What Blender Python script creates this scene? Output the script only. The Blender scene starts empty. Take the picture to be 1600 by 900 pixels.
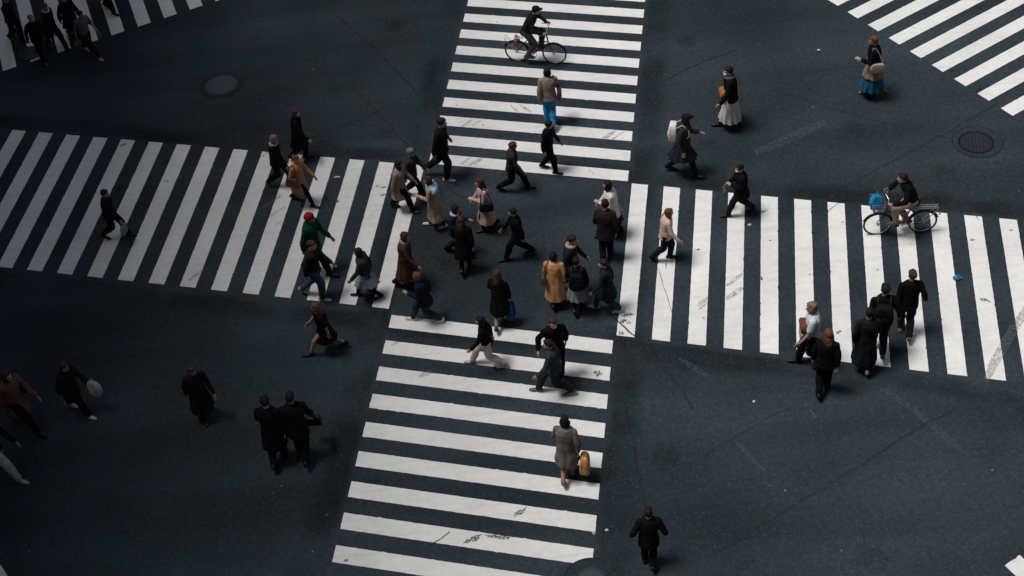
import bpy, bmesh, math, random
import numpy as np
from mathutils import Vector, Matrix, noise as mnoise

random.seed(7)
rng = np.random.default_rng(7)
sc = bpy.context.scene
COL = sc.collection
PI = math.pi

# ------------------------------------------------------------------ materials
def new_mat(name):
    m = bpy.data.materials.new(name); m.use_nodes = True
    return m, m.node_tree, m.node_tree.nodes['Principled BSDF']

class NB:
    """small node builder"""
    def __init__(s, nt): s.nt = nt
    def n(s, t, **kw):
        x = s.nt.nodes.new(t)
        for k, v in kw.items(): setattr(x, k, v)
        return x
    def put(s, sock, v):
        if hasattr(v, 'is_linked') or isinstance(v, bpy.types.NodeSocket): s.nt.links.new(v, sock)
        else: sock.default_value = v
    def m(s, op, a, b=0.0, c=0.0, clamp=False):
        x = s.n('ShaderNodeMath', operation=op, use_clamp=clamp)
        s.put(x.inputs[0], a); s.put(x.inputs[1], b); s.put(x.inputs[2], c)
        return x.outputs[0]
    def noise(s, vec, scale, detail=2.0, rough=.5, out='Fac'):
        x = s.n('ShaderNodeTexNoise'); s.put(x.inputs['Vector'], vec)
        x.inputs['Scale'].default_value = scale; x.inputs['Detail'].default_value = detail
        x.inputs['Roughness'].default_value = rough
        return x.outputs[out]
    def ramp(s, v, a, b, lo=0.0, hi=1.0, smooth=False):
        x = s.n('ShaderNodeMapRange', clamp=True)
        if smooth: x.interpolation_type = 'SMOOTHSTEP'
        s.put(x.inputs[0], v); x.inputs[1].default_value = a; x.inputs[2].default_value = b
        x.inputs[3].default_value = lo; x.inputs[4].default_value = hi
        return x.outputs[0]
    def mix(s, f, a, b):
        x = s.n('ShaderNodeMix', data_type='RGBA')
        s.put(x.inputs['Factor'], f); s.put(x.inputs['A'], a); s.put(x.inputs['B'], b)
        return x.outputs['Result']
    def scale_col(s, col, f):
        x = s.n('ShaderNodeVectorMath', operation='SCALE')
        s.put(x.inputs[0], col[:3] if isinstance(col, tuple) else col); s.put(x.inputs['Scale'], f)
        return x.outputs[0]

def rgba(c): return (c[0], c[1], c[2], 1.0)

def bump(nb, bsdf, h, strength, dist):
    b = nb.n('ShaderNodeBump'); b.inputs['Strength'].default_value = strength
    b.inputs['Distance'].default_value = dist; nb.put(b.inputs['Height'], h)
    nb.nt.links.new(b.outputs[0], bsdf.inputs['Normal'])

# lines that bound the two crossing bands: (nx, ny, c) with d = nx*x + ny*y - c > 0 outside
BAND_LINES = [(-0.983, 0.1836, 6.9096, 0.95), (0.983, -0.1836, -2.0037, 0.85), (0.2835, 0.959, 26.6271, 0.75), (-0.2838, -0.9589, -21.6592, 0.8)]

def asphalt_mat(name, base=(.0240, .0352, .0438), full=True, tone=1.0):
    m, nt, b = new_mat(name); nb = NB(nt)
    pos = nb.n('ShaderNodeNewGeometry').outputs['Position']
    fine = nb.noise(pos, 38, 3, .75)
    mid = nb.noise(pos, 9, 3, .6)
    big = nb.noise(pos, .23, 3, .55)
    huge = nb.noise(pos, .55, 2, .5)
    f = nb.ramp(fine, .28, .72, .45, 1.60)
    f = nb.m('MULTIPLY', f, nb.ramp(mid, .3, .7, .80, 1.20))
    f = nb.m('MULTIPLY', f, nb.ramp(big, .3, .7, .72, 1.26))
    if full:
        # darkened tyre lanes and grime beside the painted bands
        sep = nb.n('ShaderNodeSeparateXYZ'); nb.put(sep.inputs[0], pos)
        tot = None
        wob = nb.noise(pos, .9, 3, .6)
        for (nx, ny, c, w) in BAND_LINES:
            d = nb.m('ADD', nb.m('MULTIPLY', sep.outputs[0], nx), nb.m('MULTIPLY', sep.outputs[1], ny))
            d = nb.m('SUBTRACT', d, c)
            d = nb.m('ADD', d, nb.m('MULTIPLY', nb.m('SUBTRACT', wob, .5), .35))
            up = nb.ramp(d, .0, .16, 0, 1, True)
            dn = nb.ramp(d, w * .5, w, 1, 0, True)
            g = nb.m('MULTIPLY', up, dn)
            tot = g if tot is None else nb.m('MAXIMUM', tot, g)
        patch = nb.ramp(nb.noise(pos, .42, 3, .6), .40, .62, .15, 1)
        f = nb.m('MULTIPLY', f, nb.m('SUBTRACT', 1, nb.m('MULTIPLY', nb.m('MULTIPLY', tot, patch), .56)))
        # long faint wheel-path streaks
        mp = nb.n('ShaderNodeMapping'); nb.put(mp.inputs['Vector'], pos)
        mp.inputs['Rotation'].default_value = (0, 0, math.radians(-52)); mp.inputs['Scale'].default_value = (.12, .60, 1)
        st = nb.noise(mp.outputs[0], 1.0, 2, .5)
        f = nb.m('MULTIPLY', f, nb.ramp(st, .34, .66, .84, 1.16, True))
        mp2 = nb.n('ShaderNodeMapping'); nb.put(mp2.inputs['Vector'], pos)
        mp2.inputs['Rotation'].default_value = (0, 0, math.radians(24)); mp2.inputs['Scale'].default_value = (.09, 1.1, 1)
        f = nb.m('MULTIPLY', f, nb.ramp(nb.noise(mp2.outputs[0], 1.0, 3, .6), .36, .64, .96, 1.04, True))
        # oil drips
        vo = nb.n('ShaderNodeTexVoronoi'); nb.put(vo.inputs['Vector'], pos); vo.inputs['Scale'].default_value = .5
        spot = nb.ramp(nb.m('ADD', vo.outputs['Distance'], nb.m('MULTIPLY', mid, .25)), .16, .34, .72, 1, True)
        f = nb.m('MULTIPLY', f, spot)
    f = nb.m('MULTIPLY', f, tone)
    col = nb.scale_col(nb.mix(nb.ramp(huge, .35, .65), rgba(base), rgba((base[0]*1.12, base[1]*1.02, base[2]*.97))), f)
    # pale aggregate showing through the binder
    vs = nb.n('ShaderNodeTexVoronoi'); nb.put(vs.inputs['Vector'], pos); vs.inputs['Scale'].default_value = 27
    sepc = nb.n('ShaderNodeSeparateColor'); nb.nt.links.new(vs.outputs['Color'], sepc.inputs[0])
    pick = nb.ramp(sepc.outputs[0], .84, .99)
    core = nb.ramp(vs.outputs['Distance'], .22, .42, 1, 0)
    speck = nb.m('MULTIPLY', pick, core)
    col = nb.mix(nb.m('MULTIPLY', speck, .75), col, rgba((.075, .105, .125)))
    vs2 = nb.n('ShaderNodeTexVoronoi'); nb.put(vs2.inputs['Vector'], pos); vs2.inputs['Scale'].default_value = 6.0
    sep2 = nb.n('ShaderNodeSeparateColor'); nb.nt.links.new(vs2.outputs['Color'], sep2.inputs[0])
    sp2 = nb.m('MULTIPLY', nb.ramp(sep2.outputs[1], .988, .997), nb.ramp(vs2.outputs['Distance'], .07, .13, 1, 0))
    col = nb.mix(sp2, col, rgba((.20, .225, .235)))
    nb.nt.links.new(col, b.inputs['Base Color'])
    b.inputs['Roughness'].default_value = .82
    b.inputs['Specular IOR Level'].default_value = .09
    bump(nb, b, nb.m('ADD', fine, nb.m('MULTIPLY', mid, .4)), .55, .012)
    return m

def paint_mat():
    m, nt, b = new_mat('road_paint'); nb = NB(nt)
    pos = nb.n('ShaderNodeNewGeometry').outputs['Position']
    big = nb.noise(pos, .6, 4, .6); mid = nb.noise(pos, 6, 4, .65); fine = nb.noise(pos, 60, 2, .6)
    f = nb.m('MULTIPLY', nb.ramp(big, .3, .7, .86, 1.02), nb.ramp(mid, .3, .75, 1.03, .90))
    f = nb.m('MULTIPLY', f, nb.ramp(fine, .3, .7, .96, 1.03))
    mp = nb.n('ShaderNodeMapping'); nb.put(mp.inputs['Vector'], pos)
    mp.inputs['Rotation'].default_value = (0, 0, math.radians(52)); mp.inputs['Scale'].default_value = (.5, 7, 1)
    streak = nb.noise(mp.outputs[0], 1.0, 3, .6)
    f = nb.m('MULTIPLY', f, nb.ramp(streak, .50, .78, 1, .86))
    col = nb.scale_col(rgba((.79, .79, .765)), f)
    # worn pin-holes where the asphalt shows
    wear = nb.noise(pos, 23, 5, .75); area = nb.noise(pos, 1.3, 3, .6)
    hole = nb.m('MULTIPLY', nb.ramp(wear, .655, .70), nb.ramp(area, .52, .68))
    col = nb.mix(nb.m('MULTIPLY', hole, .75), col, rgba((.10, .11, .12)))
    # scattered black specks
    vo = nb.n('ShaderNodeTexVoronoi'); nb.put(vo.inputs['Vector'], pos); vo.inputs['Scale'].default_value = 3.2
    sp = nb.n('ShaderNodeSeparateColor'); nb.nt.links.new(vo.outputs['Color'], sp.inputs[0])
    dot = nb.m('MULTIPLY', nb.ramp(sp.outputs[0], .93, .96), nb.ramp(nb.m('ADD', vo.outputs['Distance'], nb.m('MULTIPLY', mid, .12)), .11, .15, 1, 0))
    col = nb.mix(nb.m('MULTIPLY', dot, .8), col, rgba((.06, .065, .07)))
    nb.nt.links.new(col, b.inputs['Base Color'])
    b.inputs['Roughness'].default_value = .62; b.inputs['Specular IOR Level'].default_value = .3
    bump(nb, b, nb.m('ADD', fine, wear), .25, .004)
    return m

def mark_mat(name, col, lo, hi, scale=22, dens=.8):
    """rubber or chip marks: broken up by noise so what lies under shows through"""
    m, nt, b = new_mat(name); nb = NB(nt)
    pos = nb.n('ShaderNodeNewGeometry').outputs['Position']
    a = nb.ramp(nb.noise(pos, scale, 4, .7), lo, hi, 0, dens)
    b.inputs['Base Color'].default_value = rgba(col); b.inputs['Roughness'].default_value = .8
    nb.nt.links.new(a, b.inputs['Alpha'])
    return m

CLOTH = {}
def cloth(col, kind='cloth'):
    key = (tuple(round(c, 4) for c in col), kind)
    if key in CLOTH: return CLOTH[key]
    m, nt, b = new_mat(kind); nb = NB(nt)
    tc = nb.n('ShaderNodeTexCoord').outputs['Object']
    rough, lo, hi, sc_ = {'cloth': (.88, .78, 1.2, 16), 'wool': (.95, .7, 1.25, 40), 'denim': (.85, .7, 1.3, 28),
        'leather': (.42, .8, 1.15, 20), 'hair': (.6, .5, 1.5, 45), 'skin': (.5, .92, 1.06, 20), 'shoe': (.45, .8, 1.2, 25),
        'plastic': (.35, .95, 1.05, 10), 'metal': (.32, .9, 1.1, 20), 'rubber': (.8, .8, 1.2, 30), 'paper': (.7, .9, 1.08, 12)}[kind]
    n = nb.noise(tc, sc_, 4, .6)
    f = nb.ramp(n, .3, .7, lo, hi)
    if kind in ('cloth', 'denim', 'wool'):
        mp = nb.n('ShaderNodeMapping'); nb.put(mp.inputs['Vector'], tc); mp.inputs['Scale'].default_value = (7, 7, 2.2)
        f = nb.m('MULTIPLY', f, nb.ramp(nb.noise(mp.outputs[0], 1.5, 3, .6), .3, .7, .85, 1.13))
    nb.nt.links.new(nb.scale_col(rgba(col), f), b.inputs['Base Color'])
    b.inputs['Roughness'].default_value = rough; b.inputs['Specular IOR Level'].default_value = .08 if kind in ('cloth', 'denim', 'wool') else .12 if kind == 'hair' else .3
    if kind == 'metal': b.inputs['Metallic'].default_value = .8
    if kind in ('cloth', 'denim', 'wool', 'hair'): bump(nb, b, n, .4, .01)
    CLOTH[key] = m
    return m

# ------------------------------------------------------------------ mesh helpers
class Shape:
    def __init__(s): s.v = []; s.f = []
    def add(s, v, f):
        o = len(s.v); s.v += [tuple(p) for p in v]; s.f += [tuple(i + o for i in q) for q in f]
        return s
    def loft(s, rings, cap=True):
        n = len(rings[0]); v = [p for r in rings for p in r]; f = []
        for i in range(len(rings) - 1):
            for j in range(n):
                a = i * n + j; b_ = i * n + (j + 1) % n
                f.append((a, b_, b_ + n, a + n))
        if cap:
            f.append(tuple(reversed(range(n)))); f.append(tuple(range((len(rings) - 1) * n, len(rings) * n)))
        return s.add(v, f)
    def cone(s, p0, p1, r0, r1, n=12):
        """sphere-swept cone (a tapered capsule)"""
        p0 = Vector(p0); p1 = Vector(p1); d = (p1 - p0)
        if d.length < 1e-5: d = Vector((0, 0, 1e-4))
        z = d.normalized(); x = z.orthogonal().normalized(); y = z.cross(x)
        rings = []
        for k in range(1, 4):
            a = PI / 2 * (1 - k / 3.0)
            rings.append((p0 - z * (r0 * math.sin(a)), r0 * math.cos(a) if k < 4 else r0))
        rings.append((p1, r1))
        for k in range(1, 3):
            a = PI / 2 * k / 3.0
            rings.append((p1 + z * (r1 * math.sin(a)), r1 * math.cos(a)))
        rr = [[c + x * (r * math.cos(2 * PI * j / n)) + y * (r * math.sin(2 * PI * j / n)) for j in range(n)] for c, r in rings]
        return s.loft(rr)
    def chain(s, pts, rad, n=12):
        for i in range(len(pts) - 1): s.cone(pts[i], pts[i + 1], rad[i], rad[i + 1], n)
        return s
    def ell(s, c, r, rot=None, n=16, m=10):
        c = Vector(c); rings = []
        for i in range(1, m):
            t = PI * i / m
            ring = []
            for j in range(n):
                p = Vector((r[0] * math.sin(t) * math.cos(2 * PI * j / n), r[1] * math.sin(t) * math.sin(2 * PI * j / n), -r[2] * math.cos(t)))
                ring.append(c + (rot @ p if rot else p))
            rings.append(ring)
        return s.loft(rings)
    def ovals(s, secs, n=24, wave=0, waves=9):
        """loft of horizontal ovals: (cx, cy, z, rx, ry)"""
        rings = []
        L = len(secs)
        for i, (cx, cy, z, rx, ry) in enumerate(secs):
            k = wave * (1 - i / (L - 1.0)) if wave else 0
            rings.append([Vector((cx + rx * (1 + k * math.sin(waves * 2 * PI * j / n)) * math.cos(2 * PI * j / n),
                                  cy + ry * (1 + k * math.sin(waves * 2 * PI * j / n)) * math.sin(2 * PI * j / n), z)) for j in range(n)])
        return s.loft(rings)
    def box(s, c, sz, rot=None):
        c = Vector(c); v = []
        for dx in (-1, 1):
            for dy in (-1, 1):
                for dz in (-1, 1):
                    p = Vector((dx * sz[0] / 2, dy * sz[1] / 2, dz * sz[2] / 2)); v.append(c + (rot @ p if rot else p))
        return s.add(v, [(0, 1, 3, 2), (4, 6, 7, 5), (0, 4, 5, 1), (2, 3, 7, 6), (0, 2, 6, 4), (1, 5, 7, 3)])
    def torus(s, c, R, r, axis='x', n=32, m=8):
        c = Vector(c); v = []; f = []
        for i in range(n):
            a = 2 * PI * i / n
            for j in range(m):
                b_ = 2 * PI * j / m
                q = (R + r * math.cos(b_)); w = r * math.sin(b_)
                p = {'x': (w, q * math.cos(a), q * math.sin(a)), 'z': (q * math.cos(a), q * math.sin(a), w), 'y': (q * math.cos(a), w, q * math.sin(a))}[axis]
                v.append(c + Vector(p))
        for i in range(n):
            for j in range(m):
                f.append((i * m + j, ((i + 1) % n) * m + j, ((i + 1) % n) * m + (j + 1) % m, i * m + (j + 1) % m))
        return s.add(v, f)
    def mesh(s, name):
        me = bpy.data.meshes.new(name); me.from_pydata([tuple(p) for p in s.v], [], s.f); me.validate(); me.update()
        bm = bmesh.new(); bm.from_mesh(me); bmesh.ops.recalc_face_normals(bm, faces=bm.faces); bm.to_mesh(me); bm.free()
        return me

def smooth(me):
    me.polygons.foreach_set('use_smooth', [True] * len(me.polygons)); me.update()

PENDING = []        # (object, post function) for the voxel-merged shapes
def obj(name, me, mat, parent=None, mw=None):
    o = bpy.data.objects.new(name, me); COL.objects.link(o)
    if mat: me.materials.append(mat)
    if parent: o.parent = parent
    if mw is not None: o.matrix_world = mw
    return o

def merged(name, shp, mat, parent, voxel, post=None):
    o = obj(name, shp.mesh(name), mat, parent)
    r = o.modifiers.new('merge', 'REMESH'); r.mode = 'VOXEL'; r.voxel_size = voxel; r.use_smooth_shade = True
    sm = o.modifiers.new('soft', 'SMOOTH'); sm.factor = .5; sm.iterations = 2
    PENDING.append((o, post))
    return o

def flush_pending():
    bpy.context.view_layer.update()
    dg = bpy.context.evaluated_depsgraph_get()
    done = [(o, bpy.data.meshes.new_from_object(o.evaluated_get(dg)), post) for o, post in PENDING]
    for o, me, post in done:
        old = o.data; o.modifiers.clear(); o.data = me; me.name = old.name
        if not len(me.materials) and len(old.materials): me.materials.append(old.materials[0])
        if post: post(me)
        smooth(me)
    PENDING.clear()

def folds(amp, freq=(9, 9, 5), seed=0):
    """cloth folds: push the vertices along their normals by stretched noise"""
    def f(me):
        n = len(me.vertices); co = np.empty(n * 3, 'f'); no = np.empty(n * 3, 'f')
        me.vertices.foreach_get('co', co); me.vertices.foreach_get('normal', no)
        co = co.reshape(-1, 3); no = no.reshape(-1, 3)
        s = np.array([seed * 1.37, seed * 2.1, seed * .7])
        p = co * np.array(freq) + s
        w = (np.sin(p[:, 0] * 1.9 + 2.3 * np.sin(p[:, 2] * 1.1)) * np.sin(p[:, 1] * 2.1 + 1.7 * np.sin(p[:, 2] * .9 + 1)) +
             .6 * np.sin(p[:, 2] * 2.7 + 1.9 * np.sin(p[:, 0] * 1.3) + 1.2 * p[:, 1]))
        co = co + no * (amp * (.35 + .65 * w[:, None]))
        me.vertices.foreach_set('co', co.ravel().astype('f')); me.update()
    return f

def tag(o, label=None, cat=None, group=None, kind=None):
    if label: o['label'] = label
    if cat: o['category'] = cat
    if group: o['group'] = group
    if kind: o['kind'] = kind
    return o

# ------------------------------------------------------------------ people
SKIN = [(.46, .27, .19), (.40, .23, .155), (.52, .32, .23), (.36, .205, .14)]
HAIRC = {'black': (.010, .009, .010), 'dark': (.018, .012, .010), 'brown': (.055, .026, .015), 'auburn': (.12, .048, .022), 'light': (.20, .13, .085), 'grey': (.16, .15, .15)}

def two_bone(a, b, l1, l2, bend):
    """joint between a and b for two bones, bending towards the given direction"""
    a = Vector(a); b = Vector(b); d = b - a; L = min(d.length, (l1 + l2) * .999); z = d.normalized()
    k = (l1 * l1 - l2 * l2 + L * L) / (2 * L)
    h = math.sqrt(max(l1 * l1 - k * k, 0))
    bd = Vector(bend); bd = (bd - z * bd.dot(z)).normalized()
    return a + z * k + bd * h

def pose_walk(H, stride, lead, arms, lean, headyaw, seed, gait='a'):
    r = random.Random(seed)
    j = {}
    L = .245 * H
    yf = stride * H * .5
    for side in (-1, 1):
        front = (side == lead)
        x = side * .047 * H
        if gait == 'b':                          # one foot flat under the body, the other swinging through
            if front: y0 = .04 * H + r.uniform(-.01, .02) * H; j['ankle', side] = Vector((x, y0, .052 * H)); j['foot', side] = (Vector((x, y0 - .035 * H, .022 * H)), Vector((x + side * .014 * H, y0 + .105 * H, .02 * H)))
            else:
                y0 = -stride * H * r.uniform(.42, .62); lift = r.uniform(.045, .075) * H
                j['ankle', side] = Vector((x, y0, .055 * H + lift)); j['foot', side] = (Vector((x, y0 - .035 * H, .040 * H + lift)), Vector((x + side * .010 * H, y0 + .075 * H, .0 * H + max(.02 * H, lift - .03 * H))))
        elif front: j['ankle', side] = Vector((x, yf, .052 * H)); j['foot', side] = (Vector((x, yf - .035 * H, .022 * H)), Vector((x + side * .012 * H, yf + .105 * H, .02 * H)))
        else:
            lift = min(.05, .12 * stride) * H
            j['ankle', side] = Vector((x, -yf, .055 * H + lift))
            j['foot', side] = (Vector((x, -yf - .03 * H, .022 * H + lift * 1.1)), Vector((x + side * .012 * H, -yf + .10 * H, .018 * H)))
    hz = 1e9
    for side in (-1, 1):
        a = j['ankle', side]
        hz = min(hz, a.z + math.sqrt(max((2 * L * .988) ** 2 - a.y ** 2, .01)))
    hz = min(hz, .525 * H)
    j['hipz'] = hz
    for side in (-1, 1):
        hp = Vector((side * .05 * H, 0, hz)); j['hip', side] = hp
        j['knee', side] = two_bone(hp, j['ankle', side], L, L, (0, 1, .1))
    t = math.radians(lean)
    up = Vector((0, math.sin(t), math.cos(t)))
    base = Vector((0, 0, hz)); j['up'] = up; j['base'] = base
    tw = .02 * H * lead * (1 if stride > .1 else 0)
    for side in (-1, 1):
        j['sh', side] = base + up * (.285 * H) + Vector((side * .102 * H, tw * side * -1, -.004 * H))
        swing = -1 if side == lead else 1      # opposite arm swings forward
        mode = arms[0 if side < 0 else 1]
        sh = j['sh', side]
        amp = min(1, stride / .36)
        if mode == 's':                          # free swing
            el = sh + Vector((side * .035 * H, swing * .055 * H * amp, -.158 * H)); wr = el + Vector((side * .0, (.045 + swing * .06 * amp) * H, -.13 * H))
        elif mode == 'd':                        # straight down, carrying something
            el = sh + Vector((side * .035 * H, .0, -.165 * H)); wr = el + Vector((side * .008 * H, .02 * H, -.14 * H))
        elif mode == 'p':                        # forearm raised in front, looking at a phone
            el = sh + Vector((side * .03 * H, .03 * H, -.16 * H)); wr = el + Vector((-side * .06 * H, .125 * H, .035 * H))
        elif mode == 'h':                        # hand on a bag strap in front of the shoulder
            el = sh + Vector((side * .05 * H, .05 * H, -.15 * H)); wr = el + Vector((-side * .045 * H, .09 * H, .09 * H))
        elif mode == 'w':                        # arm swung wide and bent
            el = sh + Vector((side * .075 * H, -.05 * H, -.145 * H)); wr = el + Vector((side * .02 * H, .06 * H, -.12 * H))
        j['el', side] = el; j['wr', side] = wr
        j['hd', side] = (wr - el).normalized()
    j['neck'] = base + up * (.325 * H)
    j['head'] = base + up * (.405 * H) + Vector((0, .022 * H, 0))
    j['yaw'] = headyaw
    return j

def pose_ride(H, seat, bar):
    """seated on a bicycle: seat = saddle point, bar = (y, z, half width) of the grips"""
    j = {}; L = .245 * H
    hz = seat[2] + .07; base = Vector((0, seat[1] + .02, hz)); j['hipz'] = hz; j['base'] = base
    for side, (py, pz) in ((-1, (.02 + .16, .27)), (1, (.02 - .15, .27 + .0))):
        pz = pz + (.10 if side < 0 else -.08)
        x = side * .11
        j['ankle', side] = Vector((x, py - .05, pz + .10)); j['foot', side] = (Vector((x, py - .13, pz + .045)), Vector((x, py + .11, pz + .035)))
        hp = base + Vector((side * .05 * H, 0, 0)); j['hip', side] = hp
        j['knee', side] = two_bone(hp, j['ankle', side], L, L, (side * .15, 1, .3))
    t = math.radians(22); up = Vector((0, math.sin(t), math.cos(t))); j['up'] = up
    for side in (-1, 1):
        sh = base + up * (.285 * H) + Vector((side * .108 * H, 0, 0)); j['sh', side] = sh
        wr = Vector((side * bar[2], bar[0] - .03, bar[1] + .05)); j['wr', side] = wr
        j['el', side] = two_bone(sh, wr, .17 * H, .16 * H, (side * 1, -.2, -.6)); j['hd', side] = Vector((0, 1, -.35)).normalized()
    j['neck'] = base + up * (.325 * H); j['head'] = base + up * (.39 * H) + Vector((0, .03 * H, .01)); j['yaw'] = 0
    return j

def hand(shp, wr, d, side, H, curl):
    """palm, four bent fingers and a thumb, all rooted in the palm"""
    d = Vector(d).normalized()
    lat = Vector((0, 1, 0)); lat = (lat - d * lat.dot(d))
    lat = lat.normalized() if lat.length > .2 else Vector((1, 0, 0))
    nrm = d.cross(lat) * side; nrm.normalize()
    if nrm.x * side > 0: nrm = -nrm             # palm faces the body
    k = H / 1.7
    palm0 = wr; palm1 = wr + d * (.085 * k)
    for q in (-1, -.33, .33, 1):
        shp.cone(palm0 + lat * (.012 * q * k), palm1 + lat * (.029 * q * k), .014 * k, .0125 * k, 8)
    for i, q in enumerate((1, .36, -.3, -1)):
        ln = (.070, .080, .074, .056)[i] * k
        a = palm1 + lat * (.031 * q * k)
        b_ = a + (d * math.cos(curl * .5) + nrm * math.sin(curl * .5) + lat * (.10 * q)).normalized() * (ln * .5)
        c = b_ + (d * math.cos(curl) + nrm * math.sin(curl) + lat * (.08 * q)).normalized() * (ln * .5)
        shp.chain([a, b_, c], [.0098 * k, .0092 * k, .0082 * k], 8)
    a = wr + d * (.025 * k) + lat * (.022 * k); b_ = a + (d * .6 + lat * .75 + nrm * .3).normalized() * (.042 * k)
    shp.chain([a, b_, b_ + (d * .9 + nrm * .45).normalized() * (.034 * k)], [.0125 * k, .0105 * k, .009 * k], 8)

NP = [0]
def person(loc, heading, H, label, group=None, stride=.36, lead=1, arms='ss', lean=4, gait='a', top=('jacket', (.01, .011, .013)), sleeves=None,
           bottom=('trousers', (.012, .013, .016)), hair=('short', 'black'), shoes=(.012, .012, .012), skin=None, hat=None, scarf=None,
           mask=False, yaw=0, ride=None, girth=1.07, kind='cloth', bkind='cloth', tunic=None, z=0.0):
    NP[0] += 1; seed = NP[0]
    skin = SKIN[seed % 4] if skin is None else SKIN[skin]
    M = Matrix.Translation((loc[0], loc[1], z)) @ Matrix.Rotation(math.radians(heading) - PI / 2, 4, 'Z')
    j = pose_ride(H, *ride) if ride else pose_walk(H, stride, lead, arms, lean, yaw or random.Random(seed * 5).uniform(-.35, .35), seed, gait)
    hz = j['hipz']; base = j['base']; up = j['up']; g = girth
    def at(t, dx=0, dy=0): p = base + up * (t * H); return Vector((p.x + dx, p.y + dy, p.z))
    # --- body: one continuous skin surface
    b = Shape()
    secs = [(-.045, .078, .056), (0, .09, .062), (.05, .085, .062), (.11, .072, .055), (.19, .086, .062), (.26, .09, .055), (.30, .062, .042), (.325, .034, .034)]
    b.ovals([(at(t).x, at(t).y, at(t).z, rx * H * g, ry * H * g) for t, rx, ry in secs])
    b.cone(j['sh', -1], j['sh', 1], .027 * H, .027 * H)
    for s in (-1, 1):
        b.chain([j['sh', s], j['el', s], j['wr', s]], [.028 * H, .0225 * H, .0165 * H])
        hand(b, j['wr', s], j['hd', s], s, H, .55 if not ride else 1.5)
        b.chain([j['hip', s], j['knee', s], j['ankle', s]], [.050 * H * g, .035 * H, .0235 * H])
        cd_ = (j['ankle', s] - j['knee', s]).normalized(); bk_ = Vector((0, -1, 0)); bk_ = (bk_ - cd_ * bk_.dot(cd_)).normalized()
        calf = j['knee', s].lerp(j['ankle', s], .28) + bk_ * (.007 * H)
        b.cone(calf - cd_ * .03 * H, calf + cd_ * .04 * H, .0315 * H, .027 * H)
        h, t = j['foot', s]; b.cone(h + Vector((0, 0, .004 * H)), t + Vector((0, 0, -.002 * H)), .02 * H, .0165 * H); b.cone(j['ankle', s], h + Vector((0, .01 * H, .01 * H)), .0235 * H, .02 * H)
    hc = j['head']; R = Matrix.Rotation(j['yaw'], 3, 'Z')
    b.cone(j['neck'] - up * .03 * H, hc - Vector((0, .012 * H, .025 * H)), .034 * H, .031 * H)
    def hp(x, y, z_): return hc + R @ Vector((x * H, y * H, z_ * H))
    b.ell(hp(0, -.004, .012), (.0455 * H, .054 * H, .054 * H), R)          # cranium
    b.ell(hp(0, .012, -.022), (.037 * H, .040 * H, .048 * H), R)           # face and jaw
    b.cone(hp(0, .050, .004), hp(0, .060, -.014), .006 * H, .0085 * H, 8)  # nose
    b.cone(hp(-.012, .046, -.036), hp(.012, .046, -.036), .005 * H, .005 * H, 8)  # lips
    for s in (-1, 1):
        b.ell(hp(s * .046, -.004, -.006), (.006 * H, .011 * H, .018 * H), R)   # ears
        b.cone(hp(s * .010, .048, .016), hp(s * .028, .042, .015), .005 * H, .004 * H, 8)  # brow
    sk = cloth(skin, 'skin')
    eyes = [hp(s * .019, .048, .003) for s in (-1, 1)]; mouth = hp(0, .051, -.036)
    def face(me):
        me.materials.append(cloth((.02, .014, .012), 'plastic')); me.materials.append(cloth((skin[0] * .8, skin[1] * .5, skin[2] * .5), 'skin'))
        for p in me.polygons:
            c = p.center
            if any((c - e).length < .0085 * H for e in eyes): p.material_index = 1
            elif abs((c - mouth).z) < .006 * H and (c - mouth).length < .017 * H: p.material_index = 2
    o = merged('person', b, sk, None, .0095, face)
    o.matrix_world = M
    tag(o, label, 'person', group)
    # --- top
    tk, tc = top[0], top[1]
    hem = {'jacket': hz - .045 * H, 'shirt': hz - .02 * H, 'parka': hz - .11 * H, 'coat': .30 * H, 'longcoat': .19 * H, 'dress': .27 * H}[tk]
    t = Shape(); ex = .016 * H if tk != 'shirt' else .011 * H
    if tk == 'parka': ex = .022 * H
    ts = [(0, .09, .066), (.05, .088, .066), (.11, .080, .062), (.19, .090, .066), (.26, .093, .06), (.30, .066, .047), (.318, .043, .043)]
    low = []
    ry_leg = .062 * H + (0 if ride else stride * H * .5 * .62)
    n_low = 3
    fl = {'jacket': .006, 'shirt': .0, 'parka': .010, 'coat': .028, 'longcoat': .04, 'dress': .035}[tk]
    z0 = at(0).z
    for i in range(n_low):
        k = 1 - i / float(n_low); zz = z0 + (hem - z0) * k
        spread = (z0 - zz) / max(z0, .1)
        low.append((at(0).x, at(0).y - .004 * H, zz, (.092 * g + fl * k) * H + ex, max(.066 * H * g + fl * k * H, .066 * H * g + (ry_leg - .066 * H) * min(1, spread * 1.15)) + ex))
    t.ovals(low + [(at(q).x, at(q).y, at(q).z, rx * H * g + ex, ry * H * g + ex) for q, rx, ry in ts], n=28, wave=.05 if tk in ('coat', 'longcoat', 'dress') else 0)
    t.cone(j['sh', -1], j['sh', 1], .027 * H + ex * .6, .027 * H + ex * .6)
    for s in (-1, 1): t.cone(j['sh', s] + Vector((-s * .02 * H, 0, .002 * H)), at(.312), .027 * H + ex * .5, .032 * H + ex * .4)
    short = (sleeves == 'short')
    for s in (-1, 1):
        if short: t.cone(j['sh', s], j['sh', s].lerp(j['el', s], .7), .033 * H + ex, .030 * H + ex * .9)
        else: t.chain([j['sh', s], j['el', s], j['el', s].lerp(j['wr', s], .93)], [.0285 * H + ex * .62, .0245 * H + ex * .55, .0195 * H + ex * .5])
    if tk in ('jacket', 'coat', 'longcoat', 'parka'):
        nb_ = at(.305); t.ovals([(nb_.x, nb_.y, nb_.z, .056 * H, .052 * H), (nb_.x, nb_.y + .006 * H, nb_.z + .028 * H, .045 * H, .047 * H)], n=16)   # collar
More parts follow.
